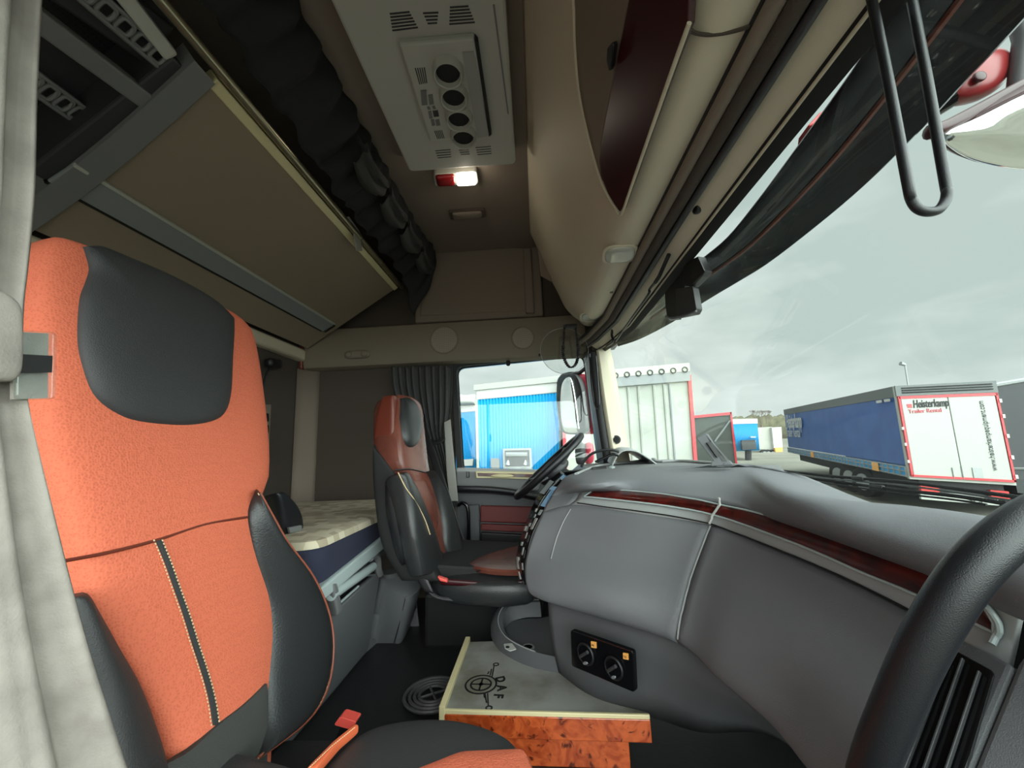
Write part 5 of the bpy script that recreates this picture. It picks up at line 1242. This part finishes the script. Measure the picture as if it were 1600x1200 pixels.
MB().dome([p + Vector((.06, .05, 0)) for p in m2], (.3, -1, 0), 0.03, 0.04, 3, 6).build('shell', 'pinkred', d2)
MB().tube([at(905, 694, Y=2.66), at(903, 678, Y=2.70)], 0.02, 8).build('link', 'black', d2)

# wiper arms lying along the foot of the windscreen
for pts, lab in ((((1140, 728), (1200, 733), (1290, 743), (1335, 747), (1420, 754), (1600, 778), (1700, 790)), 'long black wiper along the foot of the windscreen, upper one of the two'),
                 (((1128, 727), (1190, 738), (1300, 752), (1400, 765), (1500, 776), (1588, 790)), 'long black wiper along the foot of the windscreen, lower one of the two')):
    w = thing('windscreen_wiper', lab, 'wiper', at(1400, 760, X=.86), 'wipers at the foot of the windscreen')
    P = SM([at(x, y, X=.87) for x, y in pts], 5)
    MB().tube(P, 0.0040, 8).build('arm', 'blackm', w)
    MB().tube([p + Vector((.0, 0, -.008)) for p in P[4:-3]], 0.0025, 6).build('rubber', 'galv' if 'upper' in lab else 'rubber', w)  # upper one silver, its colour imitates the highlight along the wiper
    MB().box(lerp(P[len(P) // 2], P[len(P) // 2 + 1], .5), (0.012, 0.04, 0.012)).build('hinge', 'black', w, sm=False, bevel=.004)


# ---- parked trailers
def quad(P, Y): return [at(x, y, Y=Y) for x, y in P]
def slab(n, m, P, vec, parent, bev=0.0): return MB().prism(P, vec).build(n, m, parent, sm=False, bevel=bev)
def fx(F, u, v):  # face point: F = TL,TR,BR,BL
    return lerp(lerp(F[0], F[1], u), lerp(F[3], F[2], u), v)
def fr_rect(F, u0, v0, u1, v1, o, nv): return [fx(F, u, v) + nv * o for u, v in ((u0, v0), (u1, v0), (u1, v1), (u0, v1))]
def wheel(t, c, ax, r=0.5, w=0.3):
    ax = Vector(ax).normalized(); o = MB().cyl(Vector(c) - ax * w / 2, Vector(c) + ax * w / 2, r, 24).build('wheel', 'tyre', t, bevel=.03)
    MB().disc(Vector(c) - ax * (w / 2 + .01), ax, r * .55, .04, 20).build('rim', 'galv', o)

# big blue trailer with red-framed rear doors
ht = thing('curtain_trailer', 'blue curtain-sided trailer with white rear doors framed in red', 'trailer', (11, 15, gz(12)))
F = quad(((1394, 604), (1550, 596), (1584, 758), (1418.5, 748)), 11.65)
dL = ray(1071, 673).normalized() * 13.6
nF = Vector((dL.x, dL.y, 0)).normalized() * -1
side = [F[0], F[0] + dL, F[3] + dL, F[3]]
inx = (F[1] - F[0])
roof = slab('roof', 'roofgrey', [fx(F, 0, 0), fx(F, 1, 0), fx(F, 1, .12), fx(F, 0, .12)], dL, ht)
slab('load_body', 'blued', [fx(F, 0.01, .10), fx(F, .99, .10), fx(F, .99, .86), fx(F, .01, .86)], dL * .998, ht)
slab('side_guard', 'blue', [fx(F, 0.0, .87), fx(F, .03, .87), fx(F, .03, .985), fx(F, 0, .985)], dL, ht)
lat = MB()
for k in range(40):
    p = lerp(fx(F, -.002, .87), fx(F, -.002, .87) + dL, k / 39); q = lerp(fx(F, -.002, .985), fx(F, -.002, .985) + dL, k / 39)
    lat.tube([p, q], .03, 4)
for v in (.88, .925, .975): lat.tube([fx(F, -.003, v), fx(F, -.003, v) + dL], .022, 4)
lat.build('guard_lattice', 'strip', ht)
slab('underframe', 'blackm', [fx(F, .1, .97), fx(F, .9, .97), fx(F, .9, 1.12), fx(F, .1, 1.12)], dL * .9, ht)
slab('rear_frame', 'offw', F, nF * .10, ht)
slab('rear_header', 'roofgrey', fr_rect(F, 0.0, 0.0, 1, .115, .11, nF), nF * .05, ht)
hb = MB()
for v in (.03, .055, .08): hb.tube([fx(F, .06, v) + nF * .17, fx(F, .95, v) + nF * .17], .02, 4)
hb.build('header_rib', 'darkgrey', ht)
for k in (0, 1):
    slab('rear_door', 'offw', fr_rect(F, .035 + .465 * k + .003, .14, .50 + .465 * k - .003, .965, .105, nF), nF * .05, ht, .02)
for n, rc_ in (('red_border', (0.02, .118, .985, .145)), ('red_border', (0.015, .95, .99, .972)), ('red_border', (.012, .12, .032, .97)), ('red_border', (.968, .12, .99, .97))):
    slab(n, 'redtape', fr_rect(F, *rc_, .11, nF), nF * .06, ht)
for v in (.18, .33, .52, .72, .90): slab('door_hinge', 'white', fr_rect(F, .985, v, 1.01, v + .035, .11, nF), nF * .08, ht)
for v in (.45, .62, .8): slab('door_hinge', 'white', fr_rect(F, -.005, v, .014, v + .03, .11, nF), nF * .08, ht)
slab('plate_holder', 'galv', fr_rect(F, .60, .85, .69, .95, .155, nF), nF * .02, ht)
MB().tube([fx(F, .50, .84) + nF * .16, fx(F, .50, .97) + nF * .16], .02, 4).build('lock_rod', 'galv', ht)
MB().tube([fx(F, .41, .86) + nF * .16, fx(F, .41, .97) + nF * .16], .02, 4).build('lock_rod', 'galv', ht)
ux, uy = (F[1] - F[0]).normalized(), (F[0] - F[3]).normalized()
text('lettering', 'Heisterkamp', .30, frame_mtx(fx(F, .145, .245) + nF * .165, ux, uy), 'ink', ht, .004, sx=.60, bold=.006, shear=.2)
text('lettering', 'Trailer Rental', .16, frame_mtx(fx(F, .09, .305) + nF * .165, ux, uy), 'pinkred', ht, .004, sx=.98)
slab('emblem', 'redtape', fr_rect(F, .085, .205, .135, .225, .16, nF), nF * .006, ht); slab('emblem', 'redtape', fr_rect(F, .09, .228, .135, .245, .16, nF), nF * .006, ht)
text('lettering', 'www.heisterkampequipment.com', .21, frame_mtx(fx(F, .835, .87) + nF * .165, uy, -ux), 'darkgrey', ht, .004, sx=.66)
sx_, sy_ = -dL.normalized(), uy
sF = fx(F, 0, .0); sn2 = sx_.cross(sy_).normalized(); sn2 = sn2 if sn2.dot(CAM - sF) > 0 else -sn2
def spt(d, v): return fx(F, 0, v) + dL * d + sn2 * .03
text('lettering', 'Heisterkamp', 1.05, frame_mtx(spt(.965, .42), sx_, sy_), 'white', ht, .004, sx=.60, bold=.02, shear=.2)
text('lettering', 'Trailer Rental', .75, frame_mtx(spt(.985, .62), sx_, sy_), 'white', ht, .004, sx=.72)
for d in (.05, .012): slab('tarp_tab', 'white', [spt(d, .13), spt(d + .025, .13), spt(d + .025, .16), spt(d, .16)], sn2 * .02, ht)
for d in (.12, .62): slab('side_reflector', 'amber', [spt(d, .88), spt(d + .03, .88), spt(d + .03, .98), spt(d, .98)], sn2 * .03, ht)
for d in (.25, .34, .43): wheel(ht, fx(F, .10, 1.0) + dL * d + Vector((0, 0, -.45)), inx, .52, .35)
slab('bumper', 'offw', [fx(F, .08, 1.12), fx(F, .80, 1.12), fx(F, .80, 1.20), fx(F, .08, 1.20)], nF * .1, ht)
text('lettering', 'SCHMITZ', .20, frame_mtx(fx(F, .52, 1.20) + nF * .11, ux, uy), 'ink', ht, .004, sx=1.25)
for u in (.09, .74): slab('tail_lamp', 'red', [fx(F, u, 1.06), fx(F, u + .17, 1.06), fx(F, u + .17, 1.13), fx(F, u, 1.13)], nF * .12, ht)

# dark trailer beside it
kt = thing('black_trailer', 'black-sided trailer parked just past the white red-framed doors', 'trailer', (14, 12, gz(12)))
K = quad(((1552, 602), (1800, 560), (1880, 800), (1590, 770)), 11.6)
slab('side', 'tarpk', K, dL * .9, kt); MB().tube([K[0], K[1]], .06, 6).build('roof_rail', 'galv', kt)
MB().tube([fx(K, .0, .78) - Vector((0, .03, 0)), fx(K, 1, .74) - Vector((0, .03, 0))], .03, 4).build('trim_line', 'galv', kt)

# pale curtain trailer close by, beyond the windscreen pillar
wt_ = thing('white_trailer', 'close pale curtain trailer with red edge beyond the windscreen pillar', 'trailer', (2, 8, gz(8)))
W = quad(((878, 585), (1075, 568), (1089, 760), (884, 770)), 8.0)
slab('body', 'tarp', W, (0.4, 9, .2), wt_)
slab('top_band', 'strip', fr_rect(W, 0, .07, 1, .15, .04, Vector((0, -1, 0))), (0, -.03, 0), wt_)
slab('roof_cap', 'pale', fr_rect(W, 0, 0, 1, .07, .0, Vector((0, -1, 0))), (0, -.08, 0), wt_)
slab('red_edge', 'redtape', fr_rect(W, .985, .1, 1.01, 1, .05, Vector((0, -1, 0))), (0, .1, 0), wt_)
slab('red_edge', 'redtape', fr_rect(W, -.01, .1, .015, 1, .05, Vector((0, -1, 0))), (0, .1, 0), wt_)
rv = MB()
for k in range(7): rv.ring(fx(W, .42 + .09 * k, .055) + Vector((0, -.09, 0)), (0, 1, 0), .05, .012, 14, 5)
rv.build('roof_eyelet', 'darkgrey', wt_)
pl_ = MB()
for u in (.52, .60, .72, .80): pl_.tube([fx(W, u, .16) + Vector((0, -.01, 0)), fx(W, u + .01, 1) + Vector((0, -.01, 0))], .03, 6)
pl_.build('curtain_pleat', 'tarp', wt_)
MB().tube([fx(W, .84, .16) + Vector((0, -.01, 0)), fx(W, .85, 1) + Vector((0, -.01, 0))], .02, 6).build('curtain_seam', 'strip', wt_)

def blue_front(name, lab, P, Y, depth, detail=True, cap=.14):
    t = thing(name, lab, 'trailer', at((P[0][0] + P[1][0]) / 2, P[2][1], Y=Y))
    Q = quad(P, Y); nv = Vector((0, -1, 0))
    slab('body', 'offw', [p + Vector((0, .05, 0)) for p in Q], (0, depth, 0), t)
    slab('roof_cap', 'white', fr_rect(Q, 0, 0, 1, cap, .0, nv), (0, -.06, 0), t, .02)
    pn_ = MB(); n = 26; rows = []
    for v in (cap, 1): 
        r = []
        for i in range(n * 4 + 1): r.append(fx(Q, .02 + .96 * i / (n * 4), v) + nv * (.02 + .025 * (1 if (i % 4) < 2 else 0)))
        rows.append(r)
    pn_.rows(rows); pn_.build('corrugated_front', 'blue', t, angle=20, solid=.01)
    return t, Q, nv
t, Q, nv = blue_front('blue_trailer', 'blue corrugated trailer front filling the side window', ((744, 604), (875, 590), (877, 788), (748, 782)), 8.6, 10, cap=.125)
slab('cap_ridge', 'offw', fr_rect(Q, -.02, -.01, 1, .04, .05, nv), (0, -.06, 0), t)
slab('left_edge', 'offw', fr_rect(Q, -.01, .12, .02, 1, .02, nv), (0, -.05, 0), t)
def onq(P): return [at(x, y, Y=8.52) for x, y in P]
bxp = slab('connector_panel', 'galv', onq(((786, 701), (830, 700), (832, 735), (787, 735))), (0, -.06, 0), t)
slab('recess', 'darkgrey', [p + Vector((0, -.07, 0)) for p in onq(((789, 704), (827, 703), (828, 728), (790, 729)))], (0, .005, 0), bxp)
MB().tube([p + Vector((0, -.1, 0)) for p in onq(((791, 710), (824, 710)))], .05, 8).build('crossbar', 'galv', bxp)
for x in (794, 821): MB().cyl(at(x, 726, Y=8.4), at(x, 719, Y=8.4), .07, 12, .02).build('coupling', 'chrome', bxp)
slab('side_hatch', 'greym', onq(((767, 716), (780, 716), (781, 732), (768, 732))), (0, -.04, 0), t)
t2, Q2, nv2 = blue_front('blue_trailer', 'second blue trailer partly seen at the curtain edge of the side window', ((690, 622), (743, 616), (746, 780), (690, 780)), 11.5, 10, cap=.17)
MB().pad([at(690, 618, Y=11.45), at(720, 617, Y=11.45), at(743, 620, Y=11.45)], [at(690, 636, Y=11.45), at(720, 634, Y=11.45), at(743, 633, Y=11.45)], (0, -1, 0), .3, .1, 3).build('roof_dome', 'white', t2)
slab('white_box', 'white', quad(((719, 718), (741, 717), (740, 727), (720, 728)), 11.3), (0, -.2, 0), t2)

dk = thing('red_framed_trailer', 'low dark-sheeted trailer with a red frame, behind the pale curtain trailer', 'trailer', (10, 24, gz(24)))
Dq = quad(((1078, 650), (1141, 644), (1150, 728), (1080, 735)), 24)
slab('sheet', 'tarpg', Dq, (2, 8, .3), dk)
for P in ((0, 0, 1, .05), (.97, 0, 1.01, 1), (0, 0, .03, 1)): slab('red_frame', 'redtape', fr_rect(Dq, *P, .08, Vector((0, -1, 0))), (0, -.05, 0), dk)
MB().tube([fx(Dq, .55, .52) - Vector((0, .1, 0)), fx(Dq, .95, .16) - Vector((0, .1, 0))], .05, 6).build('rope', 'strip', dk)
bl, Q3, nv3 = blue_front('small_blue_trailer', 'small distant blue trailer front between the dark red-framed and white trailers', ((1143, 655), (1183, 654), (1187, 704), (1150, 705)), 34, 10, cap=.16)
slab('coupling_panel', 'darkgrey', quad(((1157, 688), (1178, 687), (1180, 702), (1158, 703)), 33.7), (0, -.2, 0), bl)
for y in (682, 688): slab('white_label', 'white', quad(((1172, y), (1180, y), (1180, y + 2), (1172, y + 2)), 33.8), (0, -.1, 0), bl)
MB().tube([at(1169, 704, Y=34), at(1169, 721, Y=34)], .25, 8).build('landing_leg', 'blackm', bl)
wh = thing('box_trailer', 'distant white box trailer just before the long blue trailer', 'trailer', at(1205, 712, Y=44))
slab('side', 'pale', quad(((1184, 668), (1206, 667), (1210, 703), (1187, 702)), 44), (0, 1.5, 0), wh); slab('rear', 'white', quad(((1206, 668), (1221, 667), (1223, 703), (1210, 706)), 43.6), (0, 1.5, 0), wh)
slab('tail_board', 'amber', quad(((1211, 700), (1223, 699), (1223, 706), (1212, 707)), 43.4), (0, .3, 0), wh)
for x in (1194, 1200, 1207): wheel(wh, at(x, 709, Y=43.8), (0, 1, 0), .45, .3)
hg = thing('hedge_bank', 'brown winter hedge bank on the horizon behind the trailers', 'hedge', at(1190, 690, Y=90))
b = MB(); P = []
for i in range(60):
    x = 1060 + 190 * i / 59; P.append(at(x, 652 - 1.5 * math.sin(i * .9) - 1.2 * math.sin(i * 2.3) - (2 if i > 34 else 0), Y=90))
b.rows([[p, Vector((p.x, p.y, gz(90) - 1)), ] for p in P]); b.rows([[p, p + Vector((0, 6, -1))] for p in P]); b.build('foliage', 'leaf', hg, solid=.3)
bt2 = thing('bare_tree', 'bare winter tree above the hedge bank on the horizon', 'tree', at(1190, 655, Y=84))
random.seed(11); br = MB()
def grow(p, d, l, r, k):
    q = p + d * l; br.tube([p, q], [r, r * .7], 5)
    if k:
        for _ in range(3 if k > 1 else 4):
            e = Vector((random.uniform(-1, 1), random.uniform(-.5, .5), random.uniform(.1, 1))).normalized(); grow(q, (d * .7 + e * .8).normalized(), l * .72, r * .62, k - 1)
for x in (1180, 1190, 1198): grow(at(x, 662, Y=84), Vector((random.uniform(-.2, .2), 0, 1)), 1.0, .10, 4)
bq = at(1190, 664, Y=84); br.tube([Vector((bq.x, 84, gz(84))), bq], .2, 6); br.build('branches', 'bark', bt2)
for (x, y0, y1, Y, lab) in ((1419, 603, 568, 40, 'tall street lamp rising above the blue trailer roof'), (1085, 646, 620, 46, 'street lamp behind the red-framed dark trailer')):
    sl = thing('street_lamp', lab, 'street lamp', at(x, y0 + 60, Y=Y))
    MB().tube([Vector((at(x + 8, y0 + 60, Y=Y).x, Y, gz(Y))), at(x, y0, Y=Y), at(x - 5, y1 + 2, Y=Y)], .065, 8).build('pole', 'galv', sl)
    MB().tube([at(x - 5, y1 + 2, Y=Y), at(x - 12, y1, Y=Y)], [.14, .2], 8).build('lamp_head', 'galv', sl)
